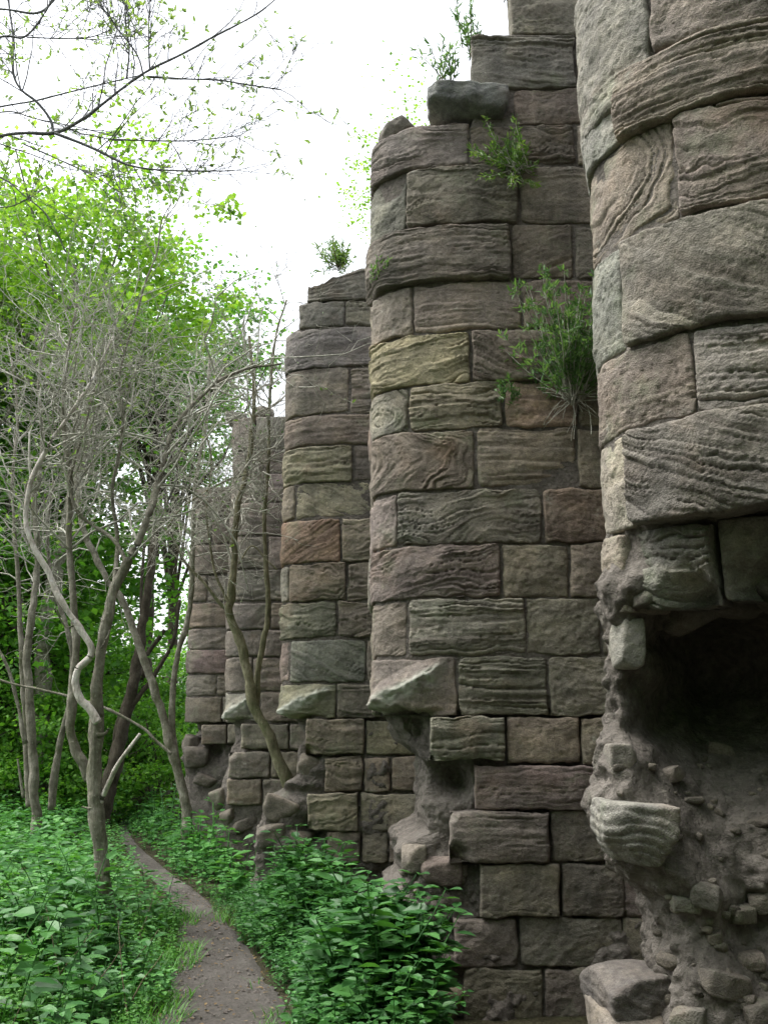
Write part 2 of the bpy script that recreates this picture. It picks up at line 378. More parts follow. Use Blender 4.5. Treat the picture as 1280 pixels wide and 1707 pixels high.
def stone_mesh(pr, s0, s1, z0, z1, typ, seed, cell, proud=0.0, gap=0.004, depth=0.20, ridge=False, tilt=0.0, chip=None, relief=1.0, slope=0.0):
    rs = np.random.default_rng(seed)
    proud = proud + rs.normal(0, .007)
    s0 += gap * rs.uniform(.3, .9); s1 -= gap * rs.uniform(.3, .9); z0 += gap * rs.uniform(.3, .9); z1 -= gap * rs.uniform(.3, .9)
    W, H = s1 - s0, z1 - z0
    nu = int(np.clip(W / (cell * 1.25), 8, 150)); nv = int(np.clip(H / cell, 7, 110))
    a = np.linspace(0, 1, nu); b = np.linspace(0, 1, nv)
    # denser rows near the edges
    a = a - 0.06 * np.sin(2 * np.pi * a) / 1.0 * 0.6; b = b - 0.06 * np.sin(2 * np.pi * b) * 0.8
    A, B = np.meshgrid(a, b, indexing='ij')
    u = (A - .5) * W; v = (B - .5) * H
    o1, o2 = rs.uniform(-50, 50, 2)
    # irregular outline
    ds = 0.013 * fbm(v * 8 + o1, u * 1.2 + o2, seed=seed, oct=3) * (2 * np.abs(A - .5)) ** 2
    dz = 0.022 * fbm(u * 6 + o2, v * 1.5 + o1, seed=seed + 3, oct=4, gain=.6) * (2 * np.abs(B - .5)) ** 2 + tilt * u
    if slope: dz = dz - slope * B * sstep(.75, .0, A) * (1 + .3 * fbm(u * 9, u * 0 + o1, seed=seed + 4))
    # rounded, worn arrises
    rc = rs.uniform(.012, .04)
    qx = np.abs(u) - (W / 2 - rc); qy = np.abs(v) - (H / 2 - rc)
    sd_ = np.hypot(np.maximum(qx, 0), np.maximum(qy, 0)) + np.minimum(np.maximum(qx, qy), 0) - rc
    e = -sd_
    wear = 0.75 + 0.6 * fbm(u * 5 + o1, v * 5 - o2, seed=seed + 5, oct=2)
    R = np.clip(rs.uniform(.012, .028) * wear, .006, .06)
    tq = np.clip(1 - e / R, 0, 1.25)
    drop = 0.7 * R * (1 - np.sqrt(np.clip(1 - np.minimum(tq, 1) ** 2, 0, 1))) + np.clip(tq - 1, 0, 1) * .06
    pil = 0.010 * (1 - (2 * A - 1) ** 2) * (1 - (2 * B - 1) ** 2)
    # bedding
    ang = {'s': rs.normal(0, .04), 'w': rs.normal(0, .10), 'd': rs.choice([-1, 1]) * rs.uniform(.3, .6), 'u': -.45, 'o': 0, 'r': rs.normal(0, .08), 'm': 0, 'h': 0}[typ]
    uu = u * math.cos(ang) + v * math.sin(ang); vv = -u * math.sin(ang) + v * math.cos(ang)
    wa = {'s': .020, 'w': .058, 'd': .03, 'u': .03, 'o': .03, 'r': .03, 'm': .02, 'h': .014}[typ] * rs.uniform(.8, 1.25)
    warp = wa * fbm(uu * 3.2 + o1, vv * 4.5 + o2, seed=seed + 7, oct=2) * 1.5 + wa * .30 * fbm(uu * 12 + o2, vv * 14 + o1, seed=seed + 8, oct=2) + .0032 * fbm(uu * 34 + o1, vv * 20, seed=seed + 9, oct=2)
    spc = rs.uniform(.030, .052)
    if typ == 'o':
        cu, cv = rs.uniform(-.35, .35) * W, rs.uniform(-.3, .5) * H
        base = np.hypot((u - cu) * .55, v - cv) + warp * 1.3
    else: base = vv + warp
    def bedding(sp, k):
        ph = base / sp + .5 * np.sin(base / sp * 1.3 + o1 + k) + .6 * fbm(uu * 1.7 + k, base * 9, seed=seed + 60 + k, oct=2) + o2 + k * 7.7
        lay = np.floor(ph); fr = ph - lay; li = lay.astype(np.int64); z0_ = li * 0
        g1 = _h(li, z0_ + k, z0_ + 3, seed) * .5 + .5; g2 = _h(li, z0_ + 9 + k, z0_, seed) * .5 + .5
        # a thin groove under each bed; the beds themselves stand at different depths
        fade = np.clip(.55 + .9 * vnoise(uu * 5 + lay * 7.3, lay * 3.1 + o1, seed=seed + 11 + k), 0, 1.25)
        return fr, g1, g2, fade, lay
    fr, h1, h2, fade, lay = bedding(spc, 0)
    fr2, h3, h4, fade2, _l = bedding(spc * rs.uniform(.30, .42), 5)
    groove = np.exp(-(fr / .13) ** 2) + np.exp(-((1 - fr) / .06) ** 2)
    shelf = np.clip(fr / .8, 0, 1) ** .6
    amp = {'s': .0140, 'w': .0140, 'd': .012, 'u': .013, 'o': .0130, 'r': .0042, 'm': .0020, 'h': .0150}[typ] * relief
    mask = .12 + .88 * sstep(-.45, .35, fbm(u * 3.5 + o2, v * 5 - o1, seed=seed + 13, oct=3) + (.22 if typ != 'r' else -.1))
    rel = amp * mask * (-1.05 * groove * fade * (.35 + .8 * h1) + .55 * shelf * fade + .75 * (h2 - .5)
          + fade2 * (-.42 * np.exp(-(fr2 / .2) ** 2) + .30 * np.clip(fr2 / .7, 0, 1)) * (.4 + .8 * h3))
    rough = {'r': .0075, 'm': .0045}.get(typ, .0035)
    rel = rel + rough * fbm(u * 22 + o1, v * 22 + o2, seed=seed + 19, oct=3) + .009 * fbm(u * 6 - o1, v * 7 + o2, seed=seed + 23, oct=2)
    pit = fbm(u * 42 - o1, v * 55 + o1, seed=seed + 29, oct=3)
    rel = rel - .0065 * sstep(.25, .75, pit) * (1.0 if typ in 'rm' else .5)
    pale = np.zeros_like(u)
    if ridge:      # the broken hood mould: a slanting spur standing out from the face
        x_, y_ = A, B
        d_ = ((y_ - .0) - (x_ - .06) * 1.02) / 1.42 * H * 1.2 + .014 * fbm(u * 11, v * 11, seed=seed + 30, oct=3)
        along = sstep(.02, .38, x_) * (1 - sstep(.8, .97, x_))
        wedge = np.clip(1 - np.clip(d_, 0, 9) / .10, 0, 1) * np.clip(1 - np.clip(-d_, 0, 9) / .15, 0, 1)
        rel = rel * .8 + (.10 * wedge * (1.1 - .7 * x_) + .045 * wedge * fbm(u * 13, v * 13, seed=seed + 31, oct=4, gain=.6)) * along
        pale = np.clip(1.3 * np.exp(-(np.where(d_ > 0, d_ / .024, d_ / .05)) ** 2) * along * (.8 + .9 * fbm(u * 24, v * 24, seed=seed + 33, oct=3)), 0, 1) * .85  # paler tone laid along the ridge of the spur
        cut = sstep(.10, .0, y_ - .05 - .10 * fbm(u * 10, v * 3, seed=seed + 35, oct=3))
        rel = rel - .10 * cut * sstep(.95, .6, x_)
    if chip:       # a lost corner or a sloping broken edge, (corner a, corner b, radius, depth)
        for ca, cb, cr, cd in chip:
            dd = np.hypot((A - ca) * W, (B - cb) * H) + .03 * fbm(u * 9 + o1, v * 9, seed=seed + 37)
            rel = rel - cd * (1 - sstep(0, cr, dd))
    d = proud + pil + rel - drop
    q = s0 + A * W + ds; zc = z0 + B * H + dz
    x, y = pr.pos(q); nx, ny = pr.nrm(q)
    Vf = np.stack([x + nx * d, y + ny * d, zc], -1).reshape(-1, 3)
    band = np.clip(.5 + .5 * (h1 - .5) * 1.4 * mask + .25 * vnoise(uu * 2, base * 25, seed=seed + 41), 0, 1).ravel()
    # returns into the wall
    idx = np.arange(nu * nv).reshape(nu, nv)
    loop = np.concatenate([idx[:, 0], idx[-1, 1:], idx[-2::-1, -1], idx[0, -2:0:-1]])
    qs = q.ravel()[loop]; zs = zc.ravel()[loop]
    rings = []
    cq, cz = (s0 + s1) / 2, (z0 + z1) / 2
    for k, dp in enumerate((.055, .12, depth)):
        sh = 1 - .012 * k - .004
        q2 = cq + (qs - cq) * sh; z2 = cz + (zs - cz) * sh
        x2, y2 = pr.pos(q2); n2x, n2y = pr.nrm(q2)
        jit = .006 * fbm(q2 * 20, z2 * 20 + k * 3, seed=seed + 43)
        rings.append(np.stack([x2 - n2x * (dp - proud + jit), y2 - n2y * (dp - proud + jit), z2], -1))
    L = len(loop); V = np.vstack([Vf] + rings); fs = [grid_faces(nu, nv)]
    prev = loop
    for k in range(3):
        cur = nu * nv + k * L + np.arange(L)
        fs.append(np.stack([prev, np.roll(prev, -1), np.roll(cur, -1), cur], 1)[:, ::-1]); prev = cur
    c = V.mean(0); V = np.vstack([V, c[None] * 0 + rings[-1].mean(0)])
    ci = len(V) - 1
    fs.append(np.stack([prev, np.roll(prev, -1), np.full(L, ci)], 1)[:, ::-1])
    ex = len(V) - len(band)
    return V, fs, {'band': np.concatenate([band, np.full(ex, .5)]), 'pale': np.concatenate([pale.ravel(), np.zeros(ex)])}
SEED = [100]
def add_stone(parent, pr, s0, s1, z0, z1, typ='s', tint='g', cell=.01, name='stone_block', color=None, **kw):
    SEED[0] += 1; sd_ = SEED[0]
    V, fs, at_ = stone_mesh(pr, s0, s1, z0, z1, typ, sd_, cell, **kw)
    c = V.mean(0)
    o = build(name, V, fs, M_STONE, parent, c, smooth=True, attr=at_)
    rs = np.random.default_rng(sd_ + 9999)
    t = np.array(np.array(color) * .55 + _mean * .45 if color else TINT[tint]) * rs.uniform(.86, 1.14) * (1 + rs.normal(0, .025, 3))
    o.color = (*[float(k) for k in t], 1)
    return o
WALL = thing('ruined_wall', 'tall ruined sandstone wall with five rounded buttresses and a robbed-out rubble base', 'wall', (0.6, 6.0, 0))
def core_mesh(pr, ztop_pts, left_pts, front_pts, gouges, cell, z0=-.15, seed=0, inset=.017, lump=.05, nose_flat=.6, lip=0.0):
    """rubble core of a buttress: plan of the pier, set back from the facing; where the facing is lost it is worn further back"""
    zt_x = np.array([p[0] for p in ztop_pts]); zt_z = np.array([p[1] for p in ztop_pts])
    nfront = int((pr.XR - pr.XL) / cell); zl = 2.12; n_lo = int((zl - z0) / cell); n_hi = int((zt_z.max() - zl) / (cell * 5))
    nz = n_lo + n_hi
    th = np.linspace(0, 1, nfront) ** 1.25
    q = th * pr.S[-1]
    nside = 26
    qall = np.concatenate([np.linspace(-pr.T, 0, nside, endpoint=False), q])
    x, y = pr.pos(qall); nx, ny = pr.nrm(qall)
    zrow = np.concatenate([np.linspace(z0, zl, n_lo, endpoint=False), np.linspace(zl, zt_z.max(), n_hi)])
    ztop = np.interp(x, zt_x, zt_z)
    Z = np.where(zrow[None] <= zl, zrow[None], zl + (zrow[None] - zl) * (ztop[:, None] - zl) / (zt_z.max() - zl))
    Xb = np.repeat(x[:, None], nz, 1); Yb = np.repeat(y[:, None], nz, 1)
    lz = np.array([p[0] for p in left_pts]); lx = np.array([p[1] for p in left_pts])
    fz = np.array([p[0] for p in front_pts]); fy = np.array([p[1] for p in front_pts])
    XLc = np.interp(Z, lz, lx); YFs = np.interp(Z, fz, fy)
    Xr = pr.XR - (pr.XR - Xb) * (pr.XR - XLc) / (pr.XR - pr.XL)
    wy = 1 - np.clip((Yb - pr.YF) / (pr.b + pr.T), 0, 1)
    if lip: wy = sstep(.02, .50, Xb - pr.XL + .06 * fbm(Z * 5, Xb * 5, seed=seed + 12)) * (Yb < pr.YF + pr.b)
    YFs = YFs * (1 - lip * sstep(pr.XL + .62, pr.XL + .80, Xr + .06 * fbm(Z * 4, Z * 0, seed=seed + 9)))  # unseen lip right of the hollow, added to keep light out of it
    low = sstep(.0, .12, np.maximum(np.abs(XLc - pr.XL), YFs))
    Yr = np.where(Yb < pr.YF + pr.b, pr.YF + (Yb - pr.YF) * (1 - nose_flat * low), Yb) + YFs * wy ** .7
    ins = np.full_like(Xr, inset)
    Xr = Xr - nx[:, None] * ins; Yr = Yr - ny[:, None] * ins
    for gu, gv, gY, gr, gd in gouges:
        c = at(gu, gv, gY)
        dd = np.sqrt((Xr - c[0]) ** 2 + ((Z - c[2])) ** 2 + .25 * (Yr - c[1]) ** 2) / gr
        g = np.exp(-dd ** 2) * gd
        Yr = Yr + g * .9; Xr = Xr + g * .35
    lum = lump * (fbm(Xr * 3.1, Yr * 3.1, Z * 3.4, seed=seed, oct=2) + .55 * fbm(Xr * 9, Yr * 9, Z * 10, seed=seed + 1, oct=2) + .3 * fbm(Xr * 27, Yr * 27, Z * 27, seed=seed + 2, oct=2))
    k = .12 + .88 * low
    m_ = Z < zl
    wl = np.zeros_like(lum); wx, wy_, wz_ = Xr[m_], Yr[m_], Z[m_]
    dx_ = .05 * fbm(wx * 8, wy_ * 8, wz_ * 8, seed=seed + 6, oct=2)
    wl[m_] = .42 * np.clip(.75 - worley(wx * 8 + dx_ * 8, wy_ * 8, wz_ * 10, seed=seed + 3), -.2, 1) * (.5 + 1.0 * sstep(-.3, .4, fbm(wx * 2, wy_ * 2, wz_ * 2, seed=seed + 8))) + .20 * np.clip(.7 - worley(wx * 21, wy_ * 21, wz_ * 23 + dx_ * 30, seed=seed + 5), -.2, 1)
    lum = lum + lump * 1.1 * wl
    Yr = Yr - lum * k * np.abs(ny[:, None]) * 1.0; Xr = Xr + lum * k * np.where(nx[:, None] < -.3, nx[:, None], 0)
    V = np.stack([Xr, Yr, Z], -1).reshape(-1, 3)
    N = len(qall)
    fs = [grid_faces(N, nz)]
    # top and back
    yb = pr.YF + pr.b + pr.T
    o1 = len(V); V = np.vstack([V, np.stack([np.full(nz, pr.XR), np.full(nz, yb), Z[-1]], -1), np.stack([np.maximum(Xr[:, -1], pr.XL + pr.skew), np.full(N, yb - .002), Z[:, -1]], -1)])
    j = np.arange(nz - 1)
    fs.append(np.stack([j, j + 1, o1 + j + 1, o1 + j], 1))
    i = np.arange(N - 1); topi = i * nz + nz - 1; o2 = o1 + nz
    fs.append(np.stack([topi, topi + nz, o2 + i + 1, o2 + i], 1))
    return V, fs
def make_pier(pr, name_label, courses, cell, core, flat_from=99, fill_right=True, cseed=0, fillside=True):
    V, fs = core_mesh(pr, **core)
    zmid = 0.0
    b = build('buttress', V, fs, M_CORE, WALL, np.array([pr.XL + .6, pr.YF + .4, 0]), smooth=True)
    if name_label: b['label'] = name_label
    fl = Flat(pr)
    for ci, (vt, vb, blocks) in enumerate(courses):
        p = fl if ci >= flat_from else pr
        zt, zb = pr.z_at(vt), pr.z_at(vb); zm = (zt + zb) / 2
        smax = None
        for bl in blocks:
            x0, x1, typ, tint = bl[:4]; kw = dict(bl[4]) if len(bl) > 4 else {}
            wrap = kw.pop('wrap', -.22)
            s0 = wrap if x0 == 'L' else p.s_at(x0, zm); s1 = p.s_at(x1, zm)
            dt, db = kw.pop('top', 0), kw.pop('bot', 0)     # photograph pixels added at top / bottom edge
            z1_, z0_ = (pr.z_at(vt + dt) if dt else zt), (pr.z_at(vb + db) if db else zb)
            add_stone(b, p, s0, s1, z0_, z1_, typ, tint, cell, **kw); smax = s1
        if fill_right and smax is not None:
            k = 0
            while smax < p.S[-1] - .15 and k < 5:
                wd = random.uniform(.38, .62)
                add_stone(b, p, smax, min(smax + wd, p.S[-1]), zb, zt, random.choice('srw'), random.choice('gpg'), cell * 2.2); smax += wd; k += 1
        if fillside and blocks and blocks[0][0] == 'L':
            sm = blocks[0][4].get('wrap', -.22) if len(blocks[0]) > 4 else -.22
            while sm > -p.T + .25:
                wd = random.uniform(.4, .6)
                add_stone(b, p, max(sm - wd, -p.T), sm, zb, zt, random.choice('srw'), random.choice('gpn'), cell * 2.2); sm -= wd
    return b

# ---- nearest buttress
P1 = Pier(0.842, 3.25, .82, .62, 1.2, 2.9, 1160, .42)
C1 = [
 (-330, -150, [('L', 1100, 'r', 'w'), (1100, 1330, 's', 'g')]),
 (-150, 60, [('L', 1079, 'r', 'c', {'proud': -.004, 'wrap': -.3, 'bot': 60}), (1081, 1400, 'r', 'g', {'proud': .01, 'relief': .8})]),
 (62, 182, [('L', 1026, 'r', 'w', {'wrap': -.35, 'proud': -.004}), (1028, 1400, 's', 't', {'proud': .03, 'relief': 1.5})]),
 (184, 354, [('L', 1124, 'o', 'g', {'wrap': -.12}), (1127, 1420, 'w', 'p', {'proud': .015, 'relief': 1.2})]),
 (357, 547, [('L', 1036, 'r', 'c', {'wrap': -.35, 'proud': -.004}), (1039, 1330, 'd', 'g', {'proud': .02, 'relief': .8}), (1332, 1480, 'w', 'g')]),
 (549, 689, [('L', 1154, 'r', 'g', {'wrap': -.15}), (1157, 1430, 's', 'c', {'proud': .015, 'relief': 1.3})]),
 (691, 856, [('L', 1048, 'r', 'w', {'wrap': -.35, 'proud': -.004}), (1051, 1420, 'u', 'b', {'proud': .03, 'relief': 1.3})]),
 (862, 1004, [('L', 1034, 'r', 'p', {'wrap': -.3, 'proud': -.004}), (1044, 1174, 'w', 'b', {'proud': -.05, 'relief': 1.6, 'chip': [(.75, .0, .16, .14)]}), (1182, 1420, 'r', 'b', {'proud': -.10, 'chip': [(.4, .1, .25, .2)]})]),
]
def lx(pr, v, u, Y=None):
    p = at(u, v, Y or pr.YF + pr.b * .7); return (p[2], p[0])
core1 = dict(ztop_pts=[(0, 6.6), (3, 6.6)],
    left_pts=sorted([(-.2, 1.03), lx(P1, 1700, 1112), lx(P1, 1565, 1100), lx(P1, 1510, 1086), lx(P1, 1480, 1070), lx(P1, 1440, 1034), lx(P1, 1400, 1010), lx(P1, 1330, 1004), lx(P1, 1280, 1004), lx(P1, 1230, 1010), lx(P1, 1180, 1030), lx(P1, 1040, 1030), lx(P1, 1000, 1014), (2.1, .842), (7, .842)]),
    front_pts=[(-.2, .14), (.6, .24), (1.0, .32), (1.22, .42), (1.42, .60), (1.58, .82), (1.72, .98), (1.93, 1.0), (1.99, .7), (2.05, .30), (2.28, .14), (2.33, 0), (7, 0)],
    gouges=[(1090, 1500, 3.9, .10, .12), (1245, 1545, 3.6, .12, .15), (1235, 1370, 3.6, .06, .06), (1150, 1140, 3.9, .3, .25), (1230, 1100, 3.8, .3, .2)], cell=.0105, seed=21, lump=.075, nose_flat=0, lip=.85)
B1 = make_pier(P1, 'nearest buttress, its lower facing lost and a dark hollow under the overhanging courses', C1, .0052, core1)

# ---- second buttress
P2 = Pier(-.075, 6.12, .76, .36, 1.3, 2.4, 880)
C2 = [
 (-95, -40, [(905, 985, 's', 'g')]),
 (-40, 58, [(849, 972, 'r', 'g', {'proud': .0})]),
 (60, 147, [(784, 958, 's', 'b', {'relief': 1.5}), (961, 985, 'r', 'p')]),
 (149, 207, [(858, 990, 'r', 'p', {'relief': .8})]),
 (209, 273, [('L', 781, 'w', 'b', {'top': -8, 'relief': 1.2}), (784, 957, 'w', 'p'), (961, 995, 'r', 'g')]),
 (276, 372, [('L', 677, 'm', 'b', {'chip': [(.75, .9, .2, .06)]}), (679, 863, 'w', 'g', {'proud': .025}), (867, 995, 's', 'p', {'relief': .6})]),
 (375, 465, [('L', 850, 'h', 'd', {'proud': .03, 'wrap': -.1, 'chip': [(.12, .0, .14, .05)]}), (853, 955, 'd', 'g', {'relief': .8}), (959, 1000, 'r', 'g')]),
 (468, 548, [('L', 687, 'r', 'g'), (689, 869, 's', 't', {'relief': .7}), (872, 1000, 'r', 'p')]),
 (550, 635, [('L', 783, 'w', 'y', {'relief': 1.3, 'wrap': -.12}), (787, 931, 'd', 'p', {'relief': 1.2}), (934, 1005, 'r', 'p')]),
 (637, 712, [('L', 679, 'o', 'c', {'relief': 1.2}), (683, 838, 's', 'y', {'relief': 1.45, 'color': (.31, .29, .205)}), (842, 962, 'r', 'p', {'color': (.27, .185, .15)}), (965, 1005, 'r', 'p')]),
 (714, 812, [('L', 790, 'o', 'g', {'relief': 1.2}), (794, 961, 's', 't', {'relief': .7, 'chip': [(.9, .1, .25, .03)]}), (964, 1010, 'r', 'g')]),
 (815, 904, [('L', 660, 'r', 'p', {'proud': -.005}), (662, 903, 'w', 'n', {'relief': 1.2}), (906, 1012, 'r', 'o', {'color': (.205, .165, .13)})]),
 (906, 995, [('L', 834, 'w', 'p', {'relief': 1.5, 'wrap': -.15}), (837, 947, 'r', 't'), (950, 1015, 'r', 't')]),
 (998, 1092, [('L', 677, 'd', 'p', {'relief': .6, 'proud': -.005}), (680, 875, 's', 'g', {'relief': 1.3}), (878, 1001, 'r', 'g'), (1004, 1030, 'r', 'g')]),
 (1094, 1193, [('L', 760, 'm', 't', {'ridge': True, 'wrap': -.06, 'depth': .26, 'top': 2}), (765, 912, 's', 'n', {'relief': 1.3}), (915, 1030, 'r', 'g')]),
 (1196, 1273, [(716, 840, 'h', 'n', {'proud': .05, 'chip': [(0, 0, .08, .12)], 'bot': -6}), (845, 967, 'm', 't'), (970, 1030, 'r', 't')]),
 (1276, 1350, [(789, 1024, 's', 'p', {'relief': .7, 'proud': .02})]),
 (1352, 1437, [(748, 915, 'h', 'p', {'proud': .06, 'relief': .7, 'chip': [(0, 0, .14, .16), (0, 1, .06, .05)], 'depth': .3}), (918, 1024, 'r', 'g')]),
 (1440, 1530, [(800, 933, 'm', 't', {'proud': .03}), (936, 1040, 'r', 'd')]),
 (1531, 1613, [(757, 863, 'r', 'd', {'proud': -.005}), (868, 1040, 'r', 'g', {'proud': -.005})]),
 (1614, 1740, [(772, 905, 'r', 't', {'color': (.2, .165, .11)}), (908, 1040, 'r', 'g')]),
]
core2 = dict(ztop_pts=[(-.2, P2.z_at(232)), (at(700, 200, 6.2)[0], P2.z_at(225)), (at(780, 200, 6.2)[0], P2.z_at(212)), (at(800, 200, 6.2)[0], P2.z_at(160)), (at(850, 200, 6.2)[0], P2.z_at(140)), (at(870, 100, 6.2)[0], P2.z_at(50)), (at(910, 60, 6.2)[0], P2.z_at(-30)), (2.6, 6.4)],
    left_pts=sorted([(-.2, at(672, 1760, 6.3)[0]), lx(P2, 1640, 690), lx(P2, 1612, 696), lx(P2, 1560, 688), lx(P2, 1530, 676), lx(P2, 1517, 634), lx(P2, 1502, 652), lx(P2, 1480, 668), lx(P2, 1420, 664), lx(P2, 1405, 668), lx(P2, 1385, 708), lx(P2, 1275, 709), lx(P2, 1262, 700), lx(P2, 1240, 668), lx(P2, 1215, 652), lx(P2, 1192, 650), (1.70, -.07), (9, -.07)]),
    front_pts=[(-.2, .01), (.4, .02), (.9, .03), (1.3, .05), (1.5, .08), (1.62, .10), (1.68, .03), (1.75, 0), (9, 0)],
    gouges=[(685, 1225, 6.4, .13, .22), (745, 1300, 6.25, .12, .20), (780, 1400, 6.2, .1, .10), (775, 1560, 6.2, .06, .06), (960, 1545, 6.15, .12, .09)], cell=.012, seed=41, lump=.07)
B2 = make_pier(P2, 'second buttress with a stepped top and wall plants rooted in its joints', C2, .0068, core2, flat_from=15)

# ---- third buttress
P3 = Pier(-.925, 8.95, .6, .3, 1.2, 1.5, 590)
C3 = [
 (449, 500, [(512, 640, 'h', 'b', {'relief': .8, 'slope': .16})]),
 (501, 543, [(498, 574, 'r', 'b', {'proud': .0}), (576, 640, 's', 'b')]),
 (545, 610, [('L', 640, 's', 'b', {'relief': .6})]),
 (612, 688, [('L', 581, 'm', 'g'), (584, 640, 'h', 'g')]),
 (690, 740, [('L', 640, 's', 'p', {'relief': .8})]),
 (742, 802, [('L', 587, 's', 'y', {'relief': 1.3}), (590, 645, 'h', 'g')]),
 (804, 862, [('L', 490, 'r', 'p', {'proud': -.005}), (492, 640, 'u', 'y', {'relief': .9, 'color': (.29, .28, .19)})]),
 (865, 936, [('L', 567, 'd', 'o', {'relief': 1.0, 'color': (.27, .195, .125)}), (570, 645, 'w', 't')]),
 (939, 1001, [('L', 481, 'r', 'c', {'proud': -.005}), (483, 577, 'w', 't', {'relief': 1.4}), (580, 645, 'w', 't', {'relief': 1.2})]),
 (1003, 1062, [('L', 561, 'w', 'n', {'relief': 1.4}), (563, 645, 'w', 't', {'relief': 1.2})]),
 (1066, 1136, [('L', 481, 'r', 'p', {'proud': -.005}), (483, 610, 'd', 'n', {'relief': .9, 'color': (.19, .22, .175)}), (612, 660, 'r', 'p')]),
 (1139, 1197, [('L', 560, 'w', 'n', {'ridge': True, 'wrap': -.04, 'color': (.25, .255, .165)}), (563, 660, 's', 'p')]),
 (1200, 1259, [(508, 607, 'w', 'p', {'chip': [(0, 0, .1, .12)]}), (610, 715, 'm', 't', {'color': (.19, .19, .12)})]),
 (1262, 1320, [(541, 605, 'w', 't', {}), (607, 650, 'r', 'g'), (652, 720, 'm', 't')]),
 (1322, 1385, [(512, 597, 'w', 't', {'proud': .03, 'chip': [(0, 0, .08, .08)]}), (600, 720, 'r', 'g', {'color': (.21, .195, .165)})]),
 (1387, 1440, [(545, 600, 'r', 'd'), (602, 646, 'r', 't'), (649, 730, 'r', 'g')]),
]
core3 = dict(ztop_pts=[(-1.1, P3.z_at(548)), (at(498, 520, 9.1)[0], P3.z_at(540)), (at(530, 480, 9.1)[0], P3.z_at(535)), (at(545, 480, 9.1)[0], P3.z_at(498)), (at(590, 480, 9.1)[0], P3.z_at(480)), (2, P3.z_at(465))],
    left_pts=sorted([(-.2, at(420, 1480, 9.2)[0]), lx(P3, 1400, 432), lx(P3, 1360, 440), lx(P3, 1330, 446), lx(P3, 1315, 470), lx(P3, 1290, 500), lx(P3, 1225, 500), lx(P3, 1200, 484), (1.68, -.92), (9, -.92)]),
    front_pts=[(-.2, .01), (.9, .02), (1.4, .03), (1.6, .06), (1.66, .02), (1.72, 0), (9, 0)],
    gouges=[(495, 1215, 9.2, .13, .2), (530, 1250, 9.1, .09, .14), (520, 1385, 9.1, .12, .2)], cell=.018, seed=61, lump=.08)
B3 = make_pier(P3, 'third buttress with yellow and orange stained blocks', C3, .0095, core3, flat_from=12)

# ---- fourth buttress
P4 = Pier(-1.83, 11.75, .5, .28, 1.1, .6, 430)
C4 = [
 (695, 748, [('L', 425, 'r', 'b', {}), (427, 480, 'r', 'b')]),
 (750, 788, [('L', 480, 's', 'd')]),
 (790, 836, [('L', 440, 'r', 'p'), (442, 490, 's', 'g')]),
 (838, 892, [('L', 480, 's', 'g')]),
 (894, 948, [('L', 445, 'w', 't'), (447, 500, 'r', 'g')]),
 (950, 1002, [('L', 480, 'w', 'n')]),
 (1005, 1048, [('L', 450, 'r', 'p', {}), (452, 500, 's', 'p')]),
 (1050, 1094, [('L', 440, 'r', 'p'), (442, 500, 'r', 'p')]),
 (1096, 1152, [('L', 420, 'r', 'p'), (422, 500, 's', 'g')]),
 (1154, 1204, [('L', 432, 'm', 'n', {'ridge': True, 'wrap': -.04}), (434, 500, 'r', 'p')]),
 (1207, 1249, [(402, 482, 'm', 't'), (484, 540, 'r', 'g')]),
 (1253, 1297, [(380, 450, 'm', 't', {'chip': [(0, 1, .12, .1)]}), (452, 540, 'r', 't')]),
 (1299, 1342, [(378, 436, 'm', 't', {'color': (.235, .215, .155)}), (438, 540, 'r', 't')]),
]
core4 = dict(ztop_pts=[(-2, P4.z_at(740)), (at(400, 700, 12)[0], P4.z_at(730)), (1, P4.z_at(715))],
    left_pts=sorted([(-.2, at(352, 1440, 12)[0]), lx(P4, 1380, 360), lx(P4, 1310, 366), lx(P4, 1280, 376), lx(P4, 1240, 384), lx(P4, 1206, 384), (1.64, -1.82), (9, -1.82)]),
    front_pts=[(-.2, .01), (.9, .02), (1.5, .04), (1.64, 0), (9, 0)],
    gouges=[(385, 1225, 11.9, .14, .15)], cell=.024, seed=81, lump=.08)
B4 = make_pier(P4, 'fourth buttress behind the leaning stem', C4, .0125, core4, flat_from=10)

# ---- farthest buttress
P5 = Pier(-2.58, 13.3, .5, .28, 1.1, -.2, 350)
C5 = [
 (812, 862, [('L', 400, 's', 'p')]),
 (864, 906, [('L', 352, 'r', 'p'), (354, 410, 's', 'g')]),
 (908, 957, [('L', 400, 'r', 'b')]),
 (959, 1002, [('L', 345, 's', 'g'), (347, 410, 's', 'g')]),
 (1004, 1045, [('L', 400, 's', 'o', {'color': (.215, .175, .13)})]),
 (1047, 1081, [('L', 400, 'w', 'p')]),
 (1083, 1122, [('L', 400, 'd', 'p')]),
 (1124, 1160, [('L', 360, 'w', 'p'), (362, 410, 's', 'p')]),
 (1162, 1204, [('L', 370, 'm', 'y', {'color': (.235, .21, .15), 'wrap': -.04}), (372, 420, 'r', 't')]),
 (1207, 1240, [(336, 378, 'r', 'p'), (380, 430, 'r', 'g')]),
]
core5 = dict(ztop_pts=[(-3, P5.z_at(850)), (1, P5.z_at(840))],
    left_pts=sorted([(-.2, at(300, 1440, 13.5)[0]), lx(P5, 1290, 306), lx(P5, 1255, 304), lx(P5, 1235, 310), lx(P5, 1222, 326), lx(P5, 1206, 322), (1.62, -2.57), (9, -2.57)]),
    front_pts=[(-.2, .0), (1.0, .05), (1.4, .12), (1.6, .14), (1.64, 0), (9, 0)],
    gouges=[(325, 1222, 13.5, .14, .2), (355, 1250, 13.3, .12, .16)], cell=.026, seed=101, lump=.09)
B5 = make_pier(P5, 'farthest buttress at the end of the wall', C5, .014, core5, flat_from=9)

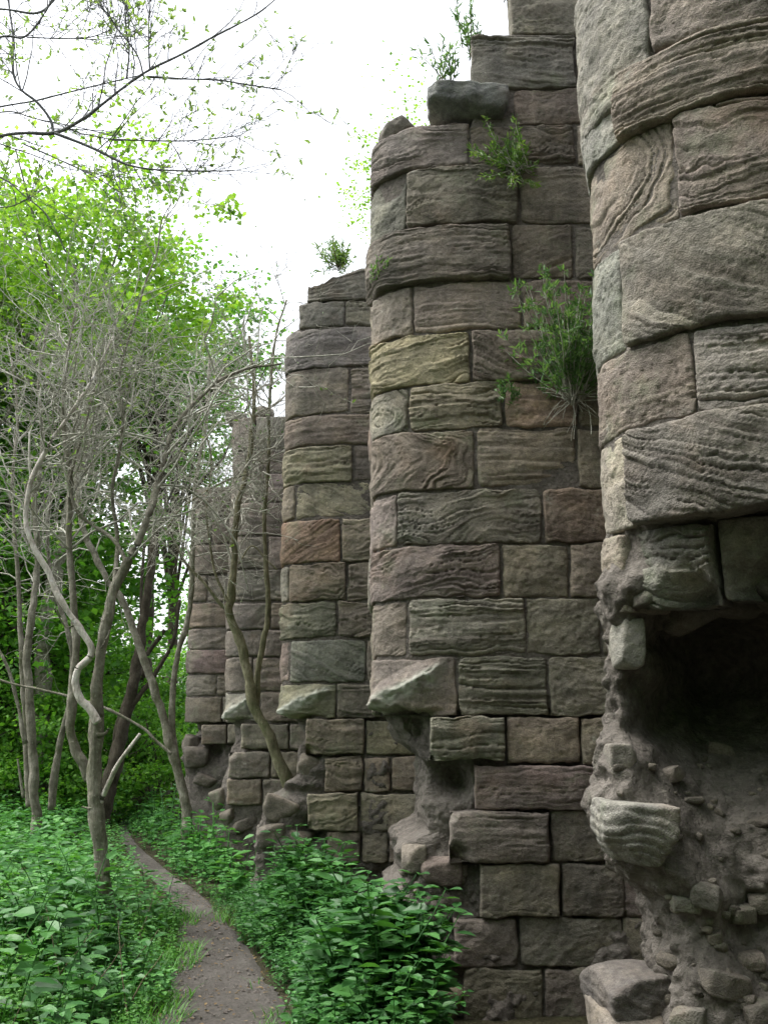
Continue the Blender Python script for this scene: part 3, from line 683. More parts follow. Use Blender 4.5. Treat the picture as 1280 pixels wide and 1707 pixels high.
# ---- main wall face between the buttresses (behind them from here)
bx = [2.9, 2.4, 1.5, .6, -.2]; by = [3.3, 6.2, 9.0, 11.8, 13.4]; bz = [6.5, 6.3, 5.6, 5.1, 4.4]
q = np.linspace(0, 1, 90); k = np.linspace(-.06, 1.06, 5)
wx = np.interp(q, k, np.array(bx) - .25); wy = np.interp(q, k, by) + np.linspace(-2.5, 1.5, 90); wz = np.interp(q, k, bz)
t = np.linspace(0, 1, 60); Xw = np.repeat(wx[:, None], 60, 1); Yw = np.repeat(wy[:, None], 60, 1); Zw = -.15 + t[None] * (wz[:, None] + .15)
Xw = Xw + .06 * fbm(Yw * 2.5, Zw * 2.5, seed=77)
Vw = np.stack([Xw, Yw, Zw], -1).reshape(-1, 3); N = len(Vw); Vb = Vw.copy(); Vb[:, 0] += 1.1
top = (np.arange(89) * 60 + 59)
build('wall_face', np.vstack([Vw, Vb]), [grid_faces(90, 60, flip=True), grid_faces(90, 60, N), np.stack([top, top + 60, top + 60 + N, top + N], 1)[:, ::-1]], M_CORE, WALL, smooth=True)

# ---- loose pieces of the facing: fractured boulders standing out of the core, shaped by planes and bedding
from mathutils.bvhtree import BVHTree
BVH = {}
def snap(core, u, v, Y, sink=0.0):
    """point on the core surface in the direction of (u,v), sunk a little into it"""
    if core.name not in BVH:
        me = core.data; o_ = Vector(wloc(core))
        BVH[core.name] = BVHTree.FromPolygons([vv.co + o_ for vv in me.vertices], [tuple(p.vertices) for p in me.polygons])
    tgt = at(u, v, Y); d_ = Vector(tgt) - cam.location; d_.normalize()
    h_ = BVH[core.name].ray_cast(cam.location, d_)
    if h_[0] is None: return tgt
    return np.array(h_[0] + d_ * sink)
def boulder(parent, c, size, seed, tint, name='rubble_stone', strata=.0, rot=0.0, nu=56, nv=40, flat=.6, color=None, tiltx=0.0, pale=0.0):
    rs = np.random.default_rng(seed)
    th = np.linspace(0, 2 * np.pi, nu, endpoint=False); ph = np.linspace(-np.pi / 2, np.pi / 2, nv)
    T, Ph = np.meshgrid(th, ph, indexing='ij')
    d = np.stack([np.cos(Ph) * np.cos(T), np.cos(Ph) * np.sin(T), np.sin(Ph)], -1)
    # convex planes: angular stone
    nrm_ = rs.normal(size=(14, 3)); nrm_ /= np.linalg.norm(nrm_, axis=1)[:, None]
    nrm_ = np.vstack([nrm_, [[1, 0, 0], [-1, 0, 0], [0, 1, 0], [0, -1, 0], [0, 0, 1], [0, 0, -1]]])
    dist = np.concatenate([rs.uniform(.78, 1.15, 14), np.full(6, .8)])
    dots = np.maximum(d @ nrm_.T, 1e-3); rr = dist / dots
    r = (np.sum(rr ** -26.0, -1)) ** (-1 / 26.0)
    p = d * r[..., None]
    x, y, z = [p[..., k] * size[k] for k in range(3)]
    n1 = fbm(x * 8 + seed, y * 8, z * 8, seed=seed, oct=3)
    lay = z / .034 + 1.3 * fbm(x * 7, y * 7 + seed, z * 5, seed=seed + 1, oct=2) + .8 * np.sin(x * 16 + seed)
    fr = lay - np.floor(lay); pf = np.clip(np.minimum(fr / .55, (1 - fr) / .25), 0, 1); pf = pf * pf * (3 - 2 * pf)
    k = (1 + .10 * n1 + .05 * fbm(x * 25, y * 25, z * 25, seed=seed + 2, oct=2) + strata * (pf - .6) * .011 / max(size)) * (1 - (.34 if strata > .3 else .1) * sstep(.2, -1, z / size[2]))
    x, y, z = x * k, y * k, z * (1 + .04 * n1)
    ca, sa = math.cos(rot), math.sin(rot); x, y = x * ca - y * sa, x * sa + y * ca
    cb, sb = math.cos(tiltx), math.sin(tiltx); x, z = x * cb - z * sb, x * sb + z * cb
    V = np.stack([x, y, z], -1).reshape(-1, 3) + c
    i, j = np.meshgrid(np.arange(nu), np.arange(nv - 1), indexing='ij')
    a = (i * nv + j).ravel(); b = (((i + 1) % nu) * nv + j).ravel()
    o = build(name, V, [np.stack([a, b, b + 1, a + 1], 1)], M_STONE, parent, c, smooth=True,
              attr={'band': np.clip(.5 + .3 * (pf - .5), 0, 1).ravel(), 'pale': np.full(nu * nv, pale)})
    o.color = (*(color or TINT[tint]), 1)
    return o
boulder(B1, snap(B1, 1052, 1386, 3.62, .05), (.150, .19, .125), 5, 'c', strata=.5, nu=130, nv=110, tiltx=-.08)
boulder(B1, snap(B1, 1141, 1506, 3.64, .01), (.062, .06, .032), 9, 'b', tiltx=-.15)
boulder(B1, at(1052, 1655, 3.95), (.165, .24, .115), 13, 'p', nu=120, nv=100, rot=.1, strata=.28, color=(.115, .105, .098))
boulder(B1, at(1058, 1725, 3.88), (.175, .24, .12), 14, 'd', nu=80, nv=60, strata=.2)
boulder(B1, snap(B1, 1042, 1075, 3.90, .03), (.068, .12, .115), 15, 'w', nu=70, nv=60, pale=.1)
boulder(B1, snap(B1, 1032, 1268, 3.86, .05), (.06, .10, .075), 16, 'b', nu=60, nv=50)
for k, (u_, v_, Yd, a_, c_, tn) in enumerate([(1150, 1333, 3.66, .042, .014, 'd'), (1275, 1368, 3.57, .075, .022, 'd'), (1175, 1492, 3.72, .07, .045, 'b'), (1225, 1522, 3.62, .07, .034, 'd'), (1275, 1500, 3.58, .06, .04, 'd'),
        (1205, 1640, 3.58, .09, .045, 'd'), (1150, 1700, 3.56, .06, .05, 'b'), (1262, 1695, 3.53, .08, .06, 'd'), (1122, 1602, 3.68, .05, .03, 'd'), (1245, 1600, 3.6, .05, .03, 'g'), (1112, 1292, 3.8, .05, .03, 'd'), (1200, 1252, 3.9, .06, .03, 'd'), (1100, 1420, 3.78, .03, .02, 'd'), (1190, 1560, 3.62, .03, .02, 'g'), (1165, 1545, 3.64, .022, .016, 'g'), (1230, 1665, 3.55, .03, .02, 'g')]):
    boulder(B1, snap(B1, u_, v_, Yd, .03), (a_ * 1.1, .07, c_ * 1.15), 200 + k, tn, color=tuple(np.array(TINT[tn]) * .8), rot=k * .7, tiltx=.3 * math.sin(k * 2.1))
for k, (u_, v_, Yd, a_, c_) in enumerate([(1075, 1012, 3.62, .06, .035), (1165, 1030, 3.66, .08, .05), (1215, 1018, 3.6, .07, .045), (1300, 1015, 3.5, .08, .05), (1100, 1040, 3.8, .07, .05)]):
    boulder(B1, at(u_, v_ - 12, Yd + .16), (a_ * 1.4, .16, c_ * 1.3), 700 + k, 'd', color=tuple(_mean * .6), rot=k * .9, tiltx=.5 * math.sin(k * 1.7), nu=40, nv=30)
for k in range(60):
    u_, v_ = RNG.uniform(1015, 1290), RNG.uniform(1265, 1715)
    if v_ > 1420 and u_ < 1090: continue
    a_ = float(RNG.uniform(.012, .05) * RNG.uniform(.5, 1)); q_ = float(RNG.uniform(.45, .9))
    boulder(B1, snap(B1, u_, v_, 3.6, a_ * .25), (a_, a_ * .9, a_ * q_), 400 + k, 'g', color=tuple(_mean * RNG.uniform(.4, .85)), rot=float(RNG.uniform(0, 3)), tiltx=float(RNG.normal(0, .4)), nu=16, nv=12)
for k in range(34):
    u_, v_ = RNG.uniform(660, 780), RNG.uniform(1390, 1620); a_ = float(RNG.uniform(.02, .06))
    boulder(B2, snap(B2, u_, v_, 6.4, a_ * .3), (a_, a_, a_ * float(RNG.uniform(.5, .9))), 600 + k, 'g', color=tuple(_mean * RNG.uniform(.6, 1.2)), rot=float(RNG.uniform(0, 3)), tiltx=float(RNG.normal(0, .4)), nu=14, nv=10)
# second buttress: cap stone, fallen corner, core lumps
boulder(B2, at(776, 187, 6.22), (.335, .26, .12), 31, 'b', name='cap_stone', nu=90, nv=60, tiltx=-.06, color=(.17, .175, .165))
boulder(B2, at(662, 232, 6.5), (.15, .22, .085), 32, 'b', nu=60, nv=50, tiltx=.3)
boulder(B2, snap(B2, 735, 1665, 6.2, .06), (.155, .2, .15), 35, 't', name='base_stone', nu=70, nv=60, color=(.2, .175, .12))
boulder(B2, snap(B2, 735, 1450, 6.45, .06), (.15, .12, .10), 36, 'g', color=(.19, .155, .135)); boulder(B2, snap(B2, 708, 1580, 6.4, .06), (.10, .12, .18), 37, 'w', pale=.25, nu=60, nv=60)
boulder(B2, snap(B2, 745, 1500, 6.38, .06), (.1, .1, .06), 38, 'g'); boulder(B2, snap(B2, 690, 1430, 6.5, .06), (.09, .12, .1), 39, 'g'); boulder(B2, snap(B2, 650, 1522, 6.42, .06), (.09, .12, .05), 40, 'p', color=(.3, .24, .2))
boulder(B2, snap(B2, 730, 1545, 6.36, .06), (.11, .1, .09), 43, 'g', color=(.2, .18, .16)); boulder(B2, snap(B2, 770, 1490, 6.3, .06), (.06, .07, .07), 44, 'g')
# third, fourth, fifth: lumps of core
for u, v, Yd, sx_, sz_, tn in ((470, 1350, 9.15, .16, .13, 'g'), (455, 1390, 9.1, .14, .12, 'd'), (520, 1280, 9.2, .1, .12, 'c'), (500, 1400, 9.1, .12, .1, 'g'), (560, 1425, 9.05, .14, .08, 'd')):
    boulder(B3, snap(B3, u, v, Yd, .10), (sx_ * 1.25, .16, sz_), int(u + v), tn, nu=40, nv=30, color=tuple(_mean * .72), tiltx=.35 * math.sin(u), rot=u * .1)
for u, v, Yd, sx_, sz_, tn in ((385, 1360, 11.9, .12, .1, 'g'), (372, 1330, 12, .09, .14, 'w'), (410, 1375, 11.8, .14, .09, 'g')):
    boulder(B4, snap(B4, u, v, Yd, .10), (sx_ * 1.25, .16, sz_), int(u + v), tn, nu=36, nv=26, color=tuple(_mean * .72), tiltx=.35 * math.sin(u), rot=u * .1)
for u, v, Yd, sx_, sz_, tn in ((330, 1262, 13.45, .2, .17, 'b'), (345, 1300, 13.4, .16, .1, 'g'), (318, 1240, 13.6, .1, .14, 'd')):
    boulder(B5, snap(B5, u, v, Yd, .10), (sx_ * 1.25, .2, sz_), int(u + v), tn, nu=40, nv=30, color=tuple(_mean * .72), tiltx=.35 * math.sin(u), rot=u * .1)
for u, v, Yd in ((395, 700, 12.1), (440, 690, 12)): boulder(B4, at(u, v, Yd), (.15, .2, .08), int(u), 'b', nu=36, nv=26)

# ------------------------------------------------------------------ tubes, branches, leaves
def tubes(P, R, sides=4):
    """P (N,K,3) polylines, R (N,K) radii -> verts, quads"""
    N, K, _ = P.shape
    T = np.gradient(P, axis=1); T /= np.maximum(np.linalg.norm(T, axis=2, keepdims=True), 1e-9)
    ref = np.where(np.abs(T[..., 2:3]) > .9, np.array([1., 0, 0]), np.array([0, 0, 1.]))
    A = np.cross(T, ref); A /= np.maximum(np.linalg.norm(A, axis=2, keepdims=True), 1e-9); B = np.cross(T, A)
    th = np.linspace(0, 2 * np.pi, sides, endpoint=False)
    V = P[:, :, None] + R[:, :, None, None] * (A[:, :, None] * np.cos(th)[None, None, :, None] + B[:, :, None] * np.sin(th)[None, None, :, None])
    idx = np.arange(N * K * sides).reshape(N, K, sides)
    a = idx[:, :-1]; b = idx[:, 1:]
    Fq = np.stack([a, np.roll(a, -1, 2), np.roll(b, -1, 2), b], -1).reshape(-1, 4)
    return V.reshape(-1, 3), Fq
def limb(points, r0, r1, sides=10, bump=.17, seed=0, m=8):
    """smooth tapering, knobbly limb through points"""
    C = catmull(points, m); L = np.concatenate([[0], np.cumsum(np.linalg.norm(np.diff(C, axis=0), axis=1))]); t = L / L[-1]
    R = r0 + (r1 - r0) * t ** .85
    R = R * (1 + .16 * fbm(L * 5, L * 0 + seed, seed=seed))
    C = C + (r0 * .45 * np.sin(np.pi * t) ** .5)[:, None] * np.stack([fbm(L * 3.5, L * 0 + 3.3 + k_, seed=seed + 40 + k_) for k_ in range(3)], 1)
    V, Fq = tubes(C[None], R[None], sides)
    V3 = V.reshape(len(C), sides, 3); off = V3 - C[:, None]
    nz = fbm(V3[..., 0] * 14, V3[..., 1] * 14, V3[..., 2] * 6, seed=seed + 3, oct=2)
    V = (C[:, None] + off * (1 + bump * nz[..., None] * 1.6)).reshape(-1, 3)
    n0 = len(V); V = np.vstack([V, C[:1], C[-1:]]); k = np.arange(sides); e = (len(C) - 1) * sides
    Ft = np.vstack([np.stack([np.full(sides, n0), np.roll(k, -1), k], 1), np.stack([np.full(sides, n0 + 1), e + k, e + np.roll(k, -1)], 1)])
    return V, Fq, Ft, C, R
def resample(C, R, K):
    L = np.concatenate([[0], np.cumsum(np.linalg.norm(np.diff(C, axis=0), axis=1))]); t = np.linspace(0, L[-1], K)
    return np.stack([np.interp(t, L, C[:, k]) for k in range(3)], 1), np.interp(t, L, R)
def spawn(rs, P, R, n, t0, t1, l0, l1, ang, up, curl, K=6, rs0=.55, rmax=.02, rmin=.004, droop=0.0):
    N, Kp, _ = P.shape
    pi = np.repeat(np.arange(N), n); M = len(pi)
    t = rs.uniform(t0, t1, M) * (Kp - 1); i = np.minimum(t.astype(int), Kp - 2); f = (t - i)[:, None]
    p = P[pi, i] * (1 - f) + P[pi, i + 1] * f; r = R[pi, i] * (1 - f[:, 0]) + R[pi, i + 1] * f[:, 0]
    d = P[pi, i + 1] - P[pi, i]; d /= np.maximum(np.linalg.norm(d, axis=1, keepdims=True), 1e-9)
    pe = rs.normal(size=(M, 3)); pe -= d * np.sum(pe * d, 1, keepdims=True); pe /= np.linalg.norm(pe, axis=1, keepdims=True)
    a = rs.normal(ang, .25, M)[:, None]
    d = d * np.cos(a) + pe * np.sin(a); d[:, 2] += up; d /= np.linalg.norm(d, axis=1, keepdims=True)
    L = rs.uniform(l0, l1, M); st = (L / (K - 1))[:, None]
    Q = [p]; c = rs.normal(size=(M, 3)) * curl
    for k in range(K - 1):
        d = d + c * .35 + rs.normal(size=(M, 3)) * curl; d[:, 2] += .04 - droop
        d /= np.linalg.norm(d, axis=1, keepdims=True); Q.append(Q[-1] + d * st)
    rr = np.clip(r * rs0, rmin, rmax)
    return np.stack(Q, 1), rr[:, None] * np.linspace(1, .45, K)[None]
def cat(parts):
    V, Fs, o = [], {3: [], 4: []}, 0
    for v, *fs in parts:
        V.append(v)
        for f in fs:
            f = np.asarray(f)
            if len(f): Fs[f.shape[1]].append(f + o)
        o += len(v)
    return np.vstack(V), [np.vstack(x) for x in Fs.values() if x]
LEAF_V = np.array([[0, 0, 0], [-.30, .30, .05], [0, .32, -.03], [.30, .30, .05], [-.22, .66, .02], [0, .68, -.05], [.22, .66, .02], [0, 1.0, -.10]])
LEAF_F4 = np.array([[1, 2, 5, 4], [2, 3, 6, 5]]); LEAF_F3 = np.array([[0, 2, 1], [0, 3, 2], [4, 5, 7], [5, 6, 7]])
SIMP_V = np.array([[0, 0, 0], [-.32, .45, .06], [0, 1.0, -.08], [.32, .45, .06]]); SIMP_F3 = np.array([[0, 3, 1], [1, 3, 2]])
def frames(dirs, ups):
    Yv = dirs / np.maximum(np.linalg.norm(dirs, axis=1, keepdims=True), 1e-9)
    Xv = np.cross(Yv, ups); Xv /= np.maximum(np.linalg.norm(Xv, axis=1, keepdims=True), 1e-9)
    return np.stack([Xv, Yv, np.cross(Xv, Yv)], 2)       # columns
def leaves(pos, dirs, ups, size, width=1.0, simple=False):
    Mx = frames(dirs, ups); b = SIMP_V if simple else LEAF_V
    b = b * np.array([width, 1, 1])
    V = np.einsum('nij,vj->nvi', Mx, b) * np.asarray(size).reshape(-1, 1, 1) + pos[:, None]
    o = (np.arange(len(pos)) * len(b))[:, None, None]
    if simple: return V.reshape(-1, 3), (SIMP_F3[None] + o).reshape(-1, 3)
    return V.reshape(-1, 3), (LEAF_F4[None] + o).reshape(-1, 4), (LEAF_F3[None] + o).reshape(-1, 3)
def px(pts, Y):
    out = []
    for p in pts: out.append(at(p[0], p[1], p[2] if len(p) > 2 else Y))
    return out
UPV = np.array([0, 0, 1.])

# ------------------------------------------------------------------ traced trees by the path
def traced_tree(name, label, base, limbs, twig_levels, mat, rs, leaf=None, bare=(), twig_mat=None, group=None):
    t = thing(name, label, 'tree', base, group)
    par = []; first = True
    for k, (pts, r0, r1, tw) in enumerate(limbs):
        if first:
            g0 = np.array(pts[0]); pts = [g0 * [1, 1, 0] + [(g0[0] - pts[1][0]) * .6, 0, -.15], g0 * [1, 1, .45]] + list(pts) if g0[2] > .12 else pts
        r0 *= .88
        V, Fq, Ft, C, R = limb(pts, r0, r1, 16 if r0 > .03 else 8, seed=int(rs.integers(1e6)))
        nm = 'trunk' if first else 'branch'; first = False
        build(nm, V, [Fq, Ft], M_BARE if k in bare else mat, t, smooth=True)
        if tw: par.append(resample(C, R, 14) + (tw,))
    if par:
        segs = []; lv = []
        for C, R, (n1, t0) in par:
            P, RR = C[None], R[None]
            for li, (n, l0, l1, ang, up, curl) in enumerate(twig_levels):
                P, RR = spawn(rs, P, RR, n1 if li == 0 else n, t0 if li == 0 else .15, 1.0, l0, l1, ang, up, curl, K=7 if li < 2 else 5, rmax=(.011, .0048, .0028, .0025)[li], rmin=(.0045, .0029, .0021, .002)[li])
                segs.append(tubes(P, RR, 4 if li == 0 else 3)); lv.append(P)
        V, Fs = cat(segs)
        build('twigs', V, Fs, twig_mat or M_TWIG, t, smooth=True)
        if leaf:
            mat_l, frac, size, sets = leaf
            pts = np.vstack([p[:, 2:].reshape(-1, 3) for p in lv[sets:]])
            pts = pts[rs.random(len(pts)) < frac]
            d = rs.normal(size=pts.shape); d[:, 2] -= .2
            up = rs.normal(size=pts.shape) * .5 + UPV
            V, f4, f3 = leaves(pts, d, up, rs.uniform(.6, 1.2, len(pts)) * size, .8)
            build('foliage', V, [f4, f3], mat_l, t)['kind'] = 'stuff'
    return t
rs = np.random.default_rng(3)
TW = [(10, .5, 1.5, .8, .12, .30), (4, .3, .8, .85, .05, .30), (3, .15, .4, .9, .02, .28)]
YA = 8.3
limbsA = [
 (px([(190, 1560), (184, 1509), (168, 1437), (161, 1348), (158, 1290), (160, 1235), (163, 1190)], YA), .074, .056, None),
 (px([(163, 1195), (162, 1133), (172, 1071), (188, 993), (213, 940), (246, 870), (266, 797, 8.6), (287, 719, 8.8), (352, 645, 9.0), (410, 616, 9.1), (470, 606, 9.1)], YA), .058, .010, (26, .3)),
 (px([(164, 1205), (150, 1183), (135, 1165), (127, 1138), (131, 1115), (141, 1104), (152, 1094), (154, 1078), (143, 1060), (123, 1030), (98, 989), (78, 948), (53, 903), (45, 862), (53, 805), (82, 743), (112, 700), (150, 640), (190, 560)], 8.2), .040, .009, (26, .5)),
 (px([(152, 1300), (140, 1275), (127, 1252), (117, 1215), (120, 1175), (124, 1130), (127, 1071), (121, 989), (115, 907), (117, 805), (108, 700), (112, 600), (130, 500)], 8.55), .050, .010, (26, .45)),
 (px([(163, 1348, 8.3), (176, 1318, 8.26), (190, 1285, 8.2), (212, 1252), (234, 1223)], 8.15), .026, .014, None),
 (px([(213, 940, 8.3), (190, 900, 8.4), (150, 872), (128, 850), (118, 800), (140, 720), (160, 640)], 8.5), .022, .008, (16, .3)),
 (px([(190, 990, 8.3), (196, 900), (188, 820), (205, 710), (200, 620), (230, 520), (243, 470), (262, 420), (270, 370), (285, 340)], 8.7), .024, .006, (22, .35)),
]
limbsA += [(px(p_, 8.25), r_, r_ * .45, None) for p_, r_ in (([(160, 1345), (148, 1347), (137, 1345)], .016), ([(163, 1225), (176, 1222), (182, 1214)], .022), ([(170, 1080), (180, 1062), (184, 1050)], .012), ([(104, 1000), (96, 985), (84, 992)], .010), ([(128, 1040), (112, 1046), (100, 1030), (92, 1010)], .010))]
tA = traced_tree('twisted_tree', 'small twisted tree with pale barkless limbs beside the path', at(190, 1560, YA) * [1, 1, 0], limbsA, TW, M_BARK, rs, (M_SPRIG, .09, .05, 1), bare=(2, 4))
YB = 12.6
limbsB = [
 (px([(312, 1345), (304, 1310), (287, 1250), (272, 1195), (254, 1145), (240, 1100), (222, 1045), (205, 1002), (180, 965), (158, 925), (140, 880), (128, 800), (140, 700), (170, 600)], YB), .075, .02, (26, .6)),
 (px([(300, 1300), (290, 1235), (288, 1180), (292, 1120), (300, 1080), (312, 1040), (322, 960), (322, 870), (326, 800), (345, 700), (350, 600)], YB + .1), .055, .014, (22, .5)),
 (px([(286, 1257), (262, 1236), (240, 1215), (200, 1192), (165, 1176), (115, 1161), (60, 1148), (0, 1133), (-80, 1100)], YB - .3), .022, .012, None),
]
tB = traced_tree('leaning_tree', 'leaning forked tree growing at the far end of the wall', at(312, 1345, YB) * [1, 1, 0], limbsB, TW, M_BARK, rs, (M_SPRIG, .09, .06, 1))
YC = 10.2
limbsC = [
 (px([(492, 1345), (480, 1306), (457, 1244), (436, 1205), (424, 1180), (414, 1130), (404, 1085), (395, 1055), (384, 1020), (385, 980), (388, 948), (393, 890), (398, 843), (412, 780), (421, 720), (423, 640), (415, 560)], YC), .085, .014, (22, .55)),
 (px([(426, 1180), (429, 1145), (432, 1106), (440, 1065), (446, 1040), (446, 990), (444, 948), (442, 900), (441, 850), (448, 760), (450, 660), (460, 560), (478, 500)], YC + .1), .036, .010, (20, .45)),
 (px([(384, 1022), (362, 1000), (338, 968), (310, 939), (290, 900), (260, 870)], YC), .022, .007, (10, .3)),
 (px([(384, 1010), (372, 985), (359, 955), (350, 900), (345, 850), (352, 760), (330, 690)], YC - .1), .016, .007, (12, .3)),
 (px([(398, 940), (420, 910), (446, 935), (462, 950)], YC - .4), .010, .006, None),
 (px([(412, 790), (380, 800), (345, 818), (300, 850), (280, 880)], YC - .2), .013, .006, (8, .3)),
]
tC = traced_tree('mossy_stem_tree', 'greenish leaning stem rooted at the wall foot, in front of the fourth buttress', at(492, 1345, YC) * [1, 1, 0], limbsC, [(9, .4, 1.1, .75, .15, .26), (7, .25, .65, .8, .05, .26), (4, .12, .32, .9, .02, .26)], M_GBARK, rs, (M_WALLP, .035, .045, 1), twig_mat=M_TWIG)
YD = 13.2
limbsD = [
 (px([(62, 1360), (59, 1335), (55, 1260), (50, 1190), (46, 1100), (55, 1020), (62, 940), (60, 840), (72, 740), (66, 640), (80, 540)], YD), .078, .02, (26, .45)),
 (px([(50, 1345), (46, 1290), (43, 1200), (38, 1110), (34, 1010), (26, 900), (20, 800), (30, 700), (20, 600)], YD + .2), .05, .014, (22, .4)),
 (px([(86, 1350), (92, 1290), (104, 1225), (116, 1170), (122, 1100), (110, 1040), (92, 990), (80, 900), (90, 800)], YD + .3), .06, .016, (18, .5)),
 (px([(43, 1240), (30, 1170), (12, 1110), (0, 1085), (-30, 1040)], YD - .2), .035, .014, None),
 (px([(40, 1330), (34, 1290), (30, 1265)], YD - .5), .02, .012, None),
]
tD = traced_tree('multi_stemmed_tree', 'cluster of grey upright stems at the left edge behind the nettles', at(62, 1360, YD) * [1, 1, 0], limbsD, TW, M_BARK, rs, (M_YOUNG, .06, .08, 1))
YE = 15.5
limbsE = [
 (px([(172, 1345), (184, 1300), (198, 1240), (212, 1180), (228, 1110), (240, 1040), (250, 960), (262, 880)], YE), .15, .05, None),
 (px([(208, 1190), (240, 1150), (268, 1110), (292, 1060), (300, 1000)], YE), .05, .025, None),
 (px([(180, 1310), (200, 1200), (222, 1140), (250, 1085), (275, 1050)], YE + .4), .07, .03, None),
 (px([(240, 1130), (238, 1060), (236, 980), (242, 900)], YE + .2), .04, .02, None),
]
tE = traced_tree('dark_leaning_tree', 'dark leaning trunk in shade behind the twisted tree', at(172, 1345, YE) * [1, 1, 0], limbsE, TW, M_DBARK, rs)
# overhanging tree: its trunk stands left of the picture, its budding boughs reach in over the path
YO = 5.2
bo = [(px([(-160, 300), (0, 229), (90, 222), (135, 200), (190, 158), (245, 120), (300, 92), (350, 65), (425, 25), (470, -10)], YO), .018, .004),
      (px([(245, 128), (300, 131), (360, 133), (420, 142), (470, 150)], YO), .007, .003),
      (px([(92, 222), (150, 245), (220, 276), (300, 284), (385, 285)], YO - .2), .009, .003),
      (px([(90, 222), (84, 198), (62, 170), (35, 148), (22, 118), (22, 60), (15, 0), (20, -60)], YO + .3), .011, .004),
      (px([(-60, 190), (0, 178), (60, 168), (120, 153), (180, 138), (240, 124)], YO + .4), .009, .004),
      (px([(-100, 20), (0, 15), (60, 22), (90, 0), (120, -40)], YO + .1), .012, .005),
      (px([(-100, 100), (0, 62), (40, 62), (70, 30), (92, -10)], YO - .4), .010, .004),
      (px([(45, 62), (100, 64), (150, 62), (185, 50)], YO - .4), .005, .003),
      (px([(-100, 260), (0, 295), (40, 325), (80, 360), (110, 420)], YO + .6), .009, .004),
      (px([(-90, 330), (0, 345), (40, 335), (80, 310)], YO + .2), .007, .003),
      (px([(212, 130), (216, 80), (210, 40), (214, -20)], YO), .006, .003), (px([(250, 115), (248, 60), (250, 0)], YO + .1), .005, .003),
      (px([(240, 128), (228, 90), (190, 40), (160, 0)], YO), .006, .003),
      (px([(40, 240), (90, 262), (150, 290), (200, 320)], YO + .3), .005, .003), (px([(185, 232), (240, 234), (320, 234), (400, 226)], YO + .2), .005, .003),
      (px([(-70, 205), (10, 186), (60, 198), (130, 212), (200, 230)], YO + .5), .006, .003)]
tO = thing('overhanging_tree', 'budding bare branches overhanging the path at the top of the picture', 'tree', (-3.6, 5.0, 0))
V, Fq, Ft, C, R = limb([(-3.6, 5.0, -.1), (-3.55, 5.05, 1.2), (-3.7, 5.0, 2.6), (-3.6, 5.1, 4.0), (-3.8, 5.2, 5.6), (-3.7, 5.3, 7.2)], .16, .06, 14, seed=91)
build('trunk', V, [Fq, Ft], M_DBARK, tO, smooth=True)
segs = []; Pt = []
for pts, r0, r1 in bo:
    pts = [np.array(p) for p in pts]
    if pts[0][0] < at(-40, 0, 5)[0]: pts = [np.array([-3.65, 5.1, pts[0][2] - .5]), (np.array([-3.65, 5.1, pts[0][2] - .5]) + pts[0]) / 2 + [0, 0, .05]] + pts
    V, Fq, Ft, C, R = limb(pts, r0 * .95, r1 * 1.0, 6, seed=int(rs.integers(1e6)))
    build('branch', V, [Fq, Ft], M_OBARK, tO, smooth=True); Pt.append(resample(C, R, 16))
P = np.stack([p for p, r in Pt]); R = np.stack([r for p, r in Pt])
P1_, R1_ = spawn(rs, P, R, 18, .25, 1, .2, .6, .75, .1, .13, K=6, rmax=.0045, rmin=.0024)
P2_, R2_ = spawn(rs, P1_, R1_, 4, .2, 1, .08, .26, .75, .12, .15, K=5, rmax=.003, rmin=.0018)
V, Fs = cat([tubes(P1_, R1_, 4), tubes(P2_, R2_, 3)])
build('twigs', V, Fs, M_OBARK, tO, smooth=True)
tips = np.vstack([P2_[:, -1], P2_[:, 2], P1_[:, -1], P1_[:, 3]]); tips = tips[rs.random(len(tips)) < .34]
tips = np.repeat(tips, 3, 0); d = rs.normal(size=tips.shape) * .7 + UPV * .35
V, f4, f3 = leaves(tips, d, rs.normal(size=tips.shape), rs.uniform(.018, .045, len(tips)), .7)
build('foliage', V, [f4, f3], M_BUD, tO)['kind'] = 'stuff'

# ------------------------------------------------------------------ woodland trees
def crown_mesh(seed, nclump, per, rx, rz, leaf, mat, flat=.75):
    r = np.random.default_rng(seed)
    d = r.normal(size=(nclump, 3)); d /= np.linalg.norm(d, axis=1, keepdims=True)
    rad = r.uniform(.35, 1, nclump)[:, None] ** .5 * (1 + .25 * r.normal(size=(nclump, 1)))
    c = d * rad * np.array([rx, rx, rz]); c[:, 2] *= np.where(c[:, 2] < 0, flat, 1)
    pos = np.repeat(c, per, 0); cs = np.repeat(r.uniform(.25, .6, nclump) * rx * .34, per)[:, None]
    pos = pos + np.clip(r.normal(size=pos.shape), -2, 2) * cs * np.array([1, 1, .42])
    dr = r.normal(size=pos.shape); dr[:, 2] = dr[:, 2] * .4 - .35
    up = r.normal(size=pos.shape) * .55 + UPV
    V, f = leaves(pos, dr, up, r.uniform(.6, 1.25, len(pos)) * leaf, 1.15, simple=True)
    return mesh_data('crown', V, [f], mat), c
CROWNS = {}
for key, args in {'a': (1, 135, 85, 2.6, 2.5, .15, M_CROWN), 'b': (2, 120, 85, 2.3, 3.2, .145, M_CROWN), 'y': (3, 140, 95, 2.5, 2.4, .135, M_YOUNG), 's': (4, 60, 120, 1.2, 1.0, .09, M_BUSH), 'p': (5, 60, 40, 2.4, 2.2, .11, M_YOUNG)}.items():
    CROWNS[key] = crown_mesh(*args)
